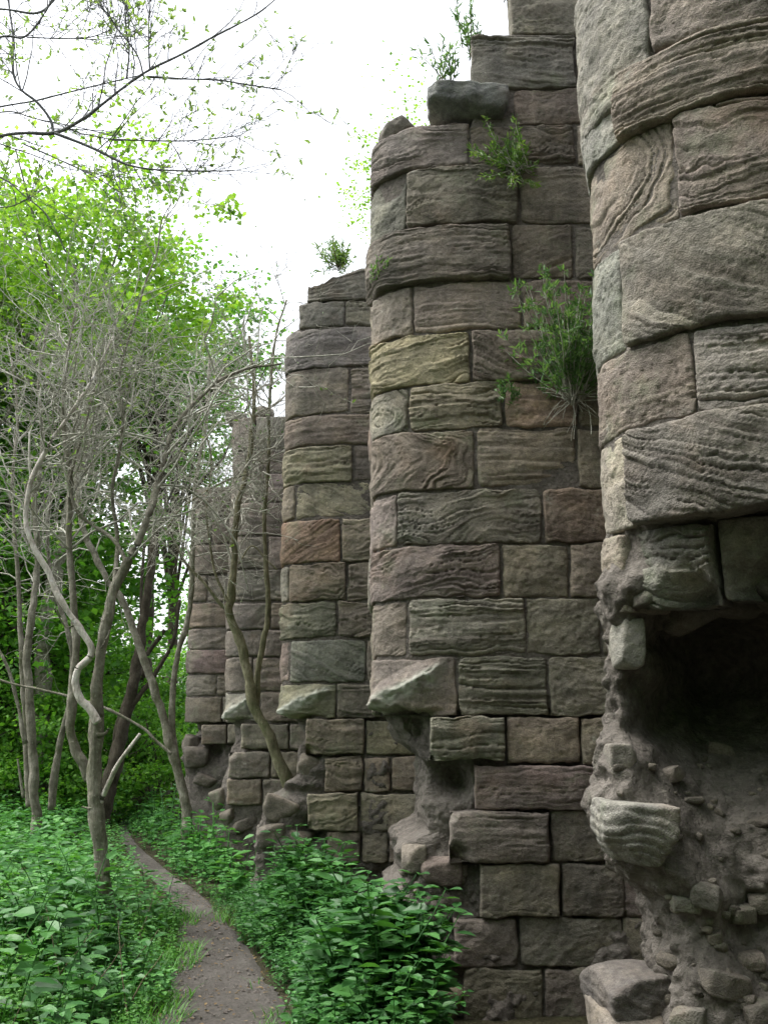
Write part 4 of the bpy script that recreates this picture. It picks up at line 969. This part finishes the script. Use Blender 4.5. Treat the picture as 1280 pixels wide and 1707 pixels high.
def wood_tree(name, label, x, y, h, ck, sc, trunk_r, rz, group='trees of the wood behind the path', lean=0.0, bark=None, zs=1.0):
    r = np.random.default_rng(int(abs(x * 31 + y * 17)) + 1)
    t = thing(name, label, 'tree' if ck != 's' else 'shrub', (x, y, 0), group)
    me, cl = CROWNS[ck]
    c = bpy.data.objects.new('crown', me); COL.objects.link(c); c.parent = t; c.location = (lean, 0, h); c.rotation_euler = (0, 0, rz); c.scale = (sc, sc, sc * zs)
    parts = []
    top = np.array([x + lean, y, h + .8 * sc])
    pts = [np.array([x, y, -.1]), np.array([x + r.normal(0, .1) + lean * .2, y, h * .35]), np.array([x + r.normal(0, .15) + lean * .7, y, h * .7]), top]
    V, Fq, Ft, C, R = limb(pts, trunk_r, trunk_r * .35, 9, seed=int(r.integers(1e6))); parts.append((V, Fq, Ft))
    build('trunk', V, [Fq, Ft], bark or M_DBARK, t, smooth=True)
    cz, sn = math.cos(rz), math.sin(rz); segs = []
    for k in r.choice(len(cl), min(26, len(cl)), replace=False):
        e = cl[k] * sc * np.array([1, 1, zs]); e = np.array([e[0] * cz - e[1] * sn, e[0] * sn + e[1] * cz, e[2]]) + [x + lean, y, h]
        tt_ = r.uniform(.45, .95); s_ = C[int(tt_ * (len(C) - 1))]
        mid = (s_ + e) / 2 + r.normal(0, .15, 3) + [0, 0, .1]
        segs.append(np.stack([s_, s_ * .55 + mid * .45, mid, mid * .5 + e * .5, e]))
    P = np.stack(segs); R = np.linspace(.28, .07, 5)[None] * trunk_r * np.ones((len(segs), 1))
    V, Fq = tubes(P, R, 5)
    build('boughs', V, [Fq], bark or M_DBARK, t, smooth=True)
    return t
WT = [ # name, label, u, v of crown centre, Y, crown, scale, trunk r, zscale
 ('young_leaved_tree', 'bright yellow-green leafy tree topping the wood on the left', 120, 510, 17, 'y', .95, .16, 1.0, M_BARK),
 ('young_leaved_tree', 'light green tree at the left edge above the bare twigs', -40, 480, 18, 'y', .9, .16, 1.0, M_BARK),
 ('leafy_tree', 'light leafy tree rising behind the thicket beside the sky gap', 275, 575, 21, 'a', .80, .17, 1.0, M_DBARK),
 ('leafy_tree', 'mid green tree crown low behind the twisted tree', 30, 660, 21, 'a', 1.15, .2, 1.0, M_DBARK),
 ('leafy_tree', 'green tree filling the wood behind the leaning tree', 150, 640, 24, 'b', .85, .2, .85, M_DBARK),
 ('leafy_tree', 'dark green tree at the far left of the wood', -60, 800, 20, 'b', 1.3, .22, 1.0, M_DBARK),
 ('leafy_tree', 'dark green tree with a black trunk behind the grey stems', 10, 905, 19, 'a', 1.0, .22, 1.0, M_DBARK),
 ('leafy_tree', 'far green tree seen past the last buttress', 305, 720, 28, 'b', .85, .2, 1.0, M_DBARK),
 ('leafy_tree', 'low dark tree deep in the wood at the left edge', 10, 1060, 18, 'a', .95, .2, .9, M_DBARK),
 ('leafy_tree', 'small dark tree deep in the wood behind the twisted trunk', 105, 1075, 22, 'b', .85, .18, .7, M_DBARK),
 ('leafy_tree', 'far low tree under the sky gap', 255, 1150, 30, 'a', .8, .16, .8, M_DBARK),
 ('leafy_tree', 'far tree closing the wood beside the wall end', 395, 1010, 36, 'b', 1.0, .16, .9, M_DBARK),
 ('leafy_tree', 'deepest tree in the wood, far left', -60, 880, 32, 'a', 1.5, .2, 1.0, M_DBARK),
]
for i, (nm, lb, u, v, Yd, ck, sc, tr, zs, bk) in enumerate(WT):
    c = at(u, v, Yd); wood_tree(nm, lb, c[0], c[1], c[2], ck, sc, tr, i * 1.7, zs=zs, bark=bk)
for i, (lb, u, v, Yd, sc) in enumerate([
 ('bright green bush where the path bends out of sight', 240, 1275, 17, .9), ('leafy bush at the foot of the leaning tree', 285, 1235, 19, 1.0),
 ('green bush between the grey stems and the twisted trunk', 115, 1265, 17.5, 1.0), ('dark bush at the left edge behind the nettles', 15, 1270, 17, 1.1),
 ('far pale bush seen under the dark leaning trunk', 205, 1220, 24, 1.3), ('far bush at the end of the wall', 320, 1190, 26, 1.3), ('high bush deep in the wood at left', 60, 1190, 23, 1.5)]):
    c = at(u, v, Yd); wood_tree('woodland_bush', lb, c[0], c[1], max(c[2], .6), 's', sc, .04, i * 2.1, group='bushes under the wood')
c = at(690, 290, 17); wood_tree('sparse_tree', 'thin pale tree top showing over the wall against the sky', c[0], c[1], c[2], 'p', .62, .02, .4, group=None, bark=M_BARK)
for lb, x, y, h, ck, sc_ in [('unseen leafy tree added to block light, beside the path behind the viewer', -7.4, .6, 4.6, 'a', 1.15), ('unseen leafy tree added to block light, farther behind the viewer on the left', -8.0, -3.5, 5.5, 'b', 1.3),
        ('unseen tall leafy tree added to block light, behind the viewer over the path', -4.0, -8.5, 6.5, 'a', 1.8), ('unseen leafy tree added to block light, straight behind the viewer', 1.0, -8.5, 6.0, 'b', 1.8), ('unseen leafy tree added to block light, behind the viewer near the wall', 6.0, -7.5, 6.0, 'a', 1.7),
        ('unseen low leafy tree added to block light, left of the viewer', -6.6, -2.4, 3.0, 'a', .95), ('unseen low spreading tree added to block light, close behind the viewer on the left', -2.6, -6.0, 2.6, 'a', .85), ('unseen low spreading tree added to block light, close behind the viewer on the right', 1.8, -6.0, 2.6, 'b', .85), ('unseen low tree added to block light, beside the wall behind the viewer', 4.8, -4.6, 2.8, 'a', .85), ('unseen low tree added to block light, left of the path beside the viewer', -7.2, 3.0, 2.6, 'a', .8)]:
    wood_tree('leafy_tree', lb, x, y, h, ck, sc_, .18, x * 1.3)  # unseen trees, added to hold sky light off the lower wall

# ------------------------------------------------------------------ wall plants
def wall_plant(name, label, u, v, Y, n, l0, l1, spread, updir, leafsize, mat, dead=0, leafn=9, width=.42, lean=(0, -.25, 0), group='plants rooted in the wall'):
    r = np.random.default_rng(int(u * 7 + v))
    b = at(u, v, Y); t = thing(name, label, 'plant', b, group)
    def stems(n, l0, l1, up, K=7):
        d = r.normal(size=(n, 3)) * spread; d += np.array(lean); d[:, 2] += up; d /= np.linalg.norm(d, axis=1, keepdims=True)
        P = [b + r.normal(size=(n, 3)) * [.03, .01, .02]]; L = r.uniform(l0, l1, n)[:, None] / (K - 1)
        for k in range(K - 1):
            d = d + r.normal(size=(n, 3)) * .1; d[:, 2] += .10 if up > 0 else -.05; d /= np.linalg.norm(d, axis=1, keepdims=True); P.append(P[-1] + d * L)
        return np.stack(P, 1)
    P = stems(n, l0, l1, updir); R = np.linspace(.0042, .0018, 7)[None] * np.ones((n, 1))
    V, Fq = tubes(P, R, 4)
    if dead:
        Pd = stems(dead, l0 * .4, l1 * .45, -.15); Vd, Fd = tubes(Pd, np.full((dead, 7), .0022), 3)
        V2, Fs2 = cat([(V, Fq), (Vd, Fd)]); build('stems', V2, Fs2, M_TWIG, t, smooth=True)
    else: build('stems', V, [Fq], M_GBARK, t, smooth=True)
    pts = P[:, 2:].reshape(-1, 3); dd = np.gradient(P, axis=1)[:, 2:].reshape(-1, 3); dd /= np.linalg.norm(dd, axis=1, keepdims=True)
    pts = np.repeat(pts, leafn, 0) + r.normal(size=(len(pts) * leafn, 3)) * .012; dd = np.repeat(dd, leafn, 0) * .8 + r.normal(size=(len(pts), 3)) * .65
    V, f4, f3 = leaves(pts, dd, r.normal(size=pts.shape) * .5 + UPV, r.uniform(.6, 1.2, len(pts)) * leafsize, width)
    build('foliage', V, [f4, f3], mat, t)['kind'] = 'stuff'
    return t
wall_plant('wall_plant', 'large bushy green plant hanging on the second buttress beside the nearest one', 955, 665, 6.0, 80, .25, .80, .46, .8, .05, M_WALLP, dead=26, leafn=11)
wall_plant('wall_plant', 'small bright green plant below the cap stone of the second buttress', 862, 282, 6.05, 26, .15, .34, .75, .4, .042, M_SPRIG, dead=10, lean=(-.15, -.2, 0))
wall_plant('wall_plant', 'slender upright weeds on the stepped top left of the second buttress', 745, 150, 6.35, 9, .2, .45, .22, 1.0, .06, M_WALLP, leafn=4, lean=(0, 0, 0))
wall_plant('wall_plant', 'taller weed tuft in the step of the second buttress top', 790, 95, 6.35, 10, .15, .38, .35, 1.0, .06, M_WALLP, leafn=5, lean=(-.1, 0, 0))
wall_plant('wall_plant', 'leafy sprig at the uppermost left corner of the second buttress', 852, 0, 6.3, 8, .1, .25, .5, .5, .05, M_WALLP, leafn=5, lean=(-.3, -.1, 0))
wall_plant('wall_plant', 'yellowish tuft on top of the third buttress', 565, 446, 9.1, 30, .10, .30, .55, .7, .055, M_SPRIG, leafn=5, lean=(0, 0, 0))
wall_plant('wall_plant', 'tiny sprig at the left edge of the second buttress', 640, 478, 6.35, 5, .08, .2, .4, .6, .04, M_WALLP, leafn=6)
wall_plant('wall_plant', 'tiny pale sprig in a joint of the second buttress under the large plant', 848, 672, 6.0, 6, .06, .14, .5, .6, .04, M_WALLP, leafn=6)

# ------------------------------------------------------------------ ground vegetation
def plant_variant(seed, h, nodes, leaf, mat=None, droop=.35, wid=.95):
    r = np.random.default_rng(seed)
    K = 6; bend = r.normal(0, .09, 2); zz = np.linspace(0, h, K)
    P = np.stack([bend[0] * (zz / h) ** 2 * h * 2, bend[1] * (zz / h) ** 2 * h * 2, zz], 1)
    st = tubes(P[None], np.linspace(.006, .0025, K)[None], 4)
    pos, dr, up, sz = [], [], [], []
    for k in range(nodes):
        f = .28 + .72 * k / (nodes - 1); p = np.array([np.interp(f * h, zz, P[:, i]) for i in range(3)])
        a0 = k * math.pi / 2 + r.normal(0, .25)
        for a in (a0, a0 + math.pi) if k < nodes - 1 else (a0, a0 + 2.1, a0 + 4.2):
            s_ = leaf * (1.1 - .55 * abs(f - .55)) * r.uniform(.8, 1.15) * (.65 if k == nodes - 1 else 1)
            d = np.array([math.cos(a), math.sin(a), r.normal(.12 - droop * (1 - f) * .9, .18)])
            pos.append(p + d * .02); dr.append(d); up.append(UPV + r.normal(0, .2, 3)); sz.append(s_)
    lf = (np.array(pos), np.array(dr), np.array(up), np.array(sz))
    return st, leaves(*lf, wid), lf
def scatter(variants, xs, ys, zs, sc, rz, vi, stems=True):
    parts = []
    for k, var in enumerate(variants):
        m = vi == k
        if not m.any(): continue
        V, Fs = cat([var[0], var[1]]) if stems else cat([var[1]])
        c, s = np.cos(rz[m]), np.sin(rz[m]); S = sc[m]
        X_ = (V[None, :, 0] * c[:, None] - V[None, :, 1] * s[:, None]) * S[:, None] + xs[m][:, None]
        Y_ = (V[None, :, 0] * s[:, None] + V[None, :, 1] * c[:, None]) * S[:, None] + ys[m][:, None]
        Z_ = V[None, :, 2] * S[:, None] + zs[m][:, None]
        VV = np.stack([X_, Y_, Z_], -1).reshape(-1, 3); off = (np.arange(m.sum()) * len(V))[:, None, None]
        parts.append((VV, *[(f[None] + off).reshape(-1, f.shape[1]) for f in Fs]))
    return cat(parts)
NET = [plant_variant(200 + k, .46 + .06 * (k % 3), 7, .12) for k in range(6)]
HERB = [plant_variant(300 + k, .24 + .05 * (k % 4), 4, .08 + .012 * (k % 3), wid=1.15) for k in range(6)]
wall_left = lambda y: np.interp(y, [0, 4.6, 5.3, 5.9, 6.4, 7.0, 9.1, 11.9, 13.5, 30], [.3, .26, .20, .06, -.04, .06, -.95, -1.85, -2.6, -8])
r = np.random.default_rng(77)
def region(nn, x0, x1, y0, y1, side, pmin, pmax=99, clump=.0, seed=0, keep=None):
    x = r.uniform(x0, x1, nn); y = r.uniform(y0, y1, nn)
    d, sg = path_dist(x, y)
    jag = .10 * fbm(x * 2.2, y * 2.2, seed=seed + 50)
    m = (sg == side) & (d > pmin + jag) & (d < pmax)
    if side > 0: m &= x < wall_left(y) + .03
    m &= (np.abs(x) < .40 * y + 1.0)
    if clump: m &= fbm(x * 1.1, y * 1.1, seed=seed) > clump
    if keep is not None: m &= keep(x, y)
    return x[m], y[m], d[m]
# right of the path: two mounds of nettles against the wall foot, built plant by plant nearest the camera
def mound(x, y):
    return np.maximum(np.exp(-(((x + .02) / .5) ** 2 + ((y - 5.7) / .75) ** 2)), .95 * np.exp(-(((x + .75) / .8) ** 2 + ((y - 7.9) / 1.15) ** 2)))
def bed(name, label, cat_, xs, ys, d, variants, mat, base_sc, kind='stuff', stems=True, edge=.35):
    n_ = len(xs); vi = r.integers(0, len(variants), n_)
    sc = base_sc(xs, ys, d) * r.uniform(.75, 1.2, n_)
    V, Fs = scatter(variants, xs, ys, ground_z(xs, ys) * sstep(-.05, .6, d) - .01, sc, r.uniform(0, 6.3, n_), vi, stems)
    o = build(name, V, Fs, mat); tag(o, label, cat_, kind=kind); return o
fg = lambda x, y: (y < 6.75) & (y > 4.55)
xs, ys, d = region(1300, -.9, .8, 4.4, 6.8, 1, .06, keep=fg)
# the nearest clump: individual nettles, each leaf its own piece
cl = thing('nettle_clump', 'dense dark green nettle clump at the wall foot in the near right of the path', 'nettles', (.1, 5.7, 0))
order = np.argsort(ys); nleaf = 0
LM = {}
def leaf_mesh(mat):
    k = mat.name
    if k not in LM: LM[k] = mesh_data('leaf', LEAF_V * np.array([.95, 1, 1]), [LEAF_F4, LEAF_F3], mat)
    return LM[k]
from mathutils import Matrix
stem_me = [mesh_data('stem', v[0][0], [v[0][1]], M_GBARK, True) for v in NET]
rest = []
for i in order:
    x, y = xs[i], ys[i]; sc = .42 + .92 * float(mound(x, y)); sc *= r.uniform(.85, 1.15)
    sc *= float(sstep(-.05, .5, d[i])) * .5 + .5
    u_, v_ = project(x, y, .35)
    if nleaf < 290 and 430 < u_ < 770 and v_ < 1720:
        k = int(r.integers(0, 6)); a = r.uniform(0, 6.3)
        so = bpy.data.objects.new('nettle_stem', stem_me[k]); COL.objects.link(so); so.parent = cl
        so.location = (x - .1, y - 5.7, 0); so.rotation_euler = (0, 0, a); so.scale = (sc,) * 3
        pos, dr, up, sz = NET[k][2]; Fm = frames(dr, up)
        for q_ in range(len(pos)):
            lo = bpy.data.objects.new('leaf', leaf_mesh(M_NETTLE)); COL.objects.link(lo); lo.parent = so
            m4 = Matrix.Identity(4)
            for a_ in range(3):
                for b_ in range(3): m4[a_][b_] = float(Fm[q_][a_][b_] * sz[q_])
                m4[a_][3] = float(pos[q_][a_])
            lo.matrix_local = m4; nleaf += 1
    else: rest.append((x, y, sc))
rest = np.array(rest)
V, Fs = scatter(NET, rest[:, 0], rest[:, 1], rest[:, 0] * 0, rest[:, 2], r.uniform(0, 6.3, len(rest)), r.integers(0, 6, len(rest)))
build('foliage', V, Fs, M_NETTLE, cl)['kind'] = 'stuff'
xs, ys, d = region(3400, -2.6, .3, 6.6, 10.2, 1, .03)
bed('nettle_bed', 'mound of dark green nettles between path and second buttress', 'nettles', xs, ys, d, NET, M_NETTLE, lambda x, y, d: (.38 + .92 * mound(x, y)) * (.35 + .65 * sstep(0, .6, d)))
xs, ys, d = region(1700, -5.5, -1, 9.6, 18, 1, .0)
bed('wall_foot_undergrowth', 'lighter green undergrowth at the foot of the farther buttresses', 'undergrowth', xs, ys, d, HERB, M_HERB, lambda x, y, d: .7 + 1.6 * sstep(0.0, .8, d))
# left of the path
xs, ys, d = region(4200, -4.5, -.3, 4.2, 9.0, -1, .02)
half = fbm(xs * .9, ys * .9, seed=91) + .35 * fbm(xs * 3, ys * 3, seed=92) > .12
bed('small_leaved_herbs', 'patches of paler small-leaved herbs among the near growth left of the path', 'undergrowth', xs[half], ys[half], d[half], [plant_variant(400 + k, .2 + .05 * (k % 4), 6, .05 + .008 * (k % 3), wid=1.3) for k in range(5)], M_GRASS, lambda x, y, d: (.45 + .75 * sstep(0, .9, d)))
tall = r.random(len(xs)) < .05
bed('tall_nettles', 'taller nettle stems standing out of the herbs left of the path', 'nettles', xs[tall & (d > .1)], ys[tall & (d > .1)], d[tall & (d > .1)], NET, M_NETTLE, lambda x, y, d: .75 + .35 * sstep(0, .5, d))
dn = r.random(len(xs)) < .03; nd = int(dn.sum()); az = r.uniform(0, 6.3, nd); ln = r.uniform(.25, .6, nd)
Pd = np.stack([np.stack([xs[dn] + np.cos(az) * f_ * ln * .5, ys[dn] + np.sin(az) * f_ * ln * .5, f_ * ln * .85 + .03 * np.sin(f_ * 5 + az)], 1) for f_ in np.linspace(0, 1, 5)], 1)
Vd, Fd = tubes(Pd, np.linspace(.005, .002, 5)[None] * np.ones((nd, 1)), 4)
tag(build('dead_stalks', Vd, [Fd], M_DRYSTEM, smooth=True), 'dry brown stalks among the herbs left of the path', 'stalks', kind='stuff')
xs, ys, d = xs[~half], ys[~half], d[~half]
bed('near_herb_bed', 'leafy green herbs filling the near ground left of the path', 'undergrowth', xs, ys, d, HERB + NET[:2], M_HERB, lambda x, y, d: (.38 + .62 * sstep(0, .9, d)) * (1 + .45 * fbm(x * 1.6, y * 1.6, seed=95)))
xs, ys, d = region(3300, -9, -1.5, 8.8, 17, -1, .0)
bed('far_herb_bed', 'leafy herbs farther left of the path running back to the trees', 'undergrowth', xs, ys, d, HERB, M_HERB, lambda x, y, d: .55 + .75 * sstep(0, .9, d), stems=False)
xs, ys, d = region(2600, -16, 4, 16, 34, -1, .05)
xs2, ys2, d2 = region(900, -14, 0, 16, 34, 1, .05)
xs, ys, d = np.concatenate([xs, xs2]), np.concatenate([ys, ys2]), np.concatenate([d, d2])
bed('wood_floor_herbs', 'distant green ground cover under the trees', 'undergrowth', xs, ys, d, HERB, M_HERB, lambda x, y, d: 1.6 + 0 * x, stems=False)
# grass along the path edges
def grass(name, label, nn, x0, x1, y0, y1, side, dmax):
    x, y, d = region(nn, x0, x1, y0, y1, side, -.10, dmax, clump=-.12, seed=31)
    n_ = len(x); az = r.uniform(0, 6.3, n_); h = r.uniform(.05, .14, n_)
    P = [np.stack([x, y, np.zeros(n_)], 1)]; dr = np.stack([np.cos(az) * .45, np.sin(az) * .45, np.ones(n_)], 1)
    for k in range(3):
        P.append(P[-1] + dr * (h / 3)[:, None]); dr = dr + np.stack([np.cos(az) * .3, np.sin(az) * .3, -.25 * np.ones(n_)], 1)
    P = np.stack(P, 1); wv = np.stack([-np.sin(az), np.cos(az), 0 * az], 1)[:, None] * (np.array([.0035, .003, .002, .0004])[None, :, None])
    V = np.stack([P - wv, P + wv], 2).reshape(-1, 3)
    o = (np.arange(n_) * 8)[:, None]
    f = np.concatenate([o + np.array([[2 * k, 2 * k + 1, 2 * k + 3, 2 * k + 2]]) for k in range(3)], 0)
    tag(build(name, V, [f], M_GRASS), label, 'grass', kind='stuff')
grass('grass', 'short bright grass along the left edge of the path', 16000, -2.2, 0, 4.2, 9, -1, .30)
grass('grass', 'short bright grass along the right edge of the path', 12000, -2.2, .4, 4.2, 9, 1, .30)
# pebbles and litter on the path
nb = 3200
x = r.uniform(-2.2, .2, nb); y = r.uniform(4.6, 11, nb); d, _ = path_dist(x, y); m = d < -.02
x, y = x[m], y[m]; n_ = len(x); s_ = r.uniform(.004, .014, n_) * np.where(r.random(n_) < .06, 2.0, 1)
oc = np.array([[1, 0, 0], [-1, 0, 0], [0, 1, 0], [0, -1, 0], [0, 0, .6], [0, 0, -.6]]); of = np.array([[0, 2, 4], [2, 1, 4], [1, 3, 4], [3, 0, 4], [2, 0, 5], [1, 2, 5], [3, 1, 5], [0, 3, 5]])
V = oc[None] * s_[:, None, None] * r.uniform(.6, 1.3, (n_, 6, 1)); az = r.uniform(0, 6.3, n_)
V = np.stack([V[..., 0] * np.cos(az)[:, None] - V[..., 1] * np.sin(az)[:, None], V[..., 0] * np.sin(az)[:, None] + V[..., 1] * np.cos(az)[:, None], V[..., 2]], -1) + np.stack([x, y, np.full(n_, .026)], 1)[:, None]
tag(build('gravel', V.reshape(-1, 3), [(of[None] + (np.arange(n_) * 6)[:, None, None]).reshape(-1, 3)], M_GRAVEL), 'small stones scattered on the earth path', 'gravel', kind='stuff')
nb = 1500; x = r.uniform(-2.2, .2, nb); y = r.uniform(4.6, 10, nb); d, _ = path_dist(x, y); m = d < .05; x, y = x[m], y[m]; n_ = len(x)
dd = r.normal(size=(n_, 3)) * [1, 1, .1]
V, f4, f3 = leaves(np.stack([x, y, np.full(n_, .032)], 1), dd, UPV + r.normal(size=(n_, 3)) * .2, r.uniform(.012, .035, n_), .8)
tag(build('leaf_litter', V, [f4, f3], M_DRY), 'dry leaf scraps lying on the path', 'litter', kind='stuff')
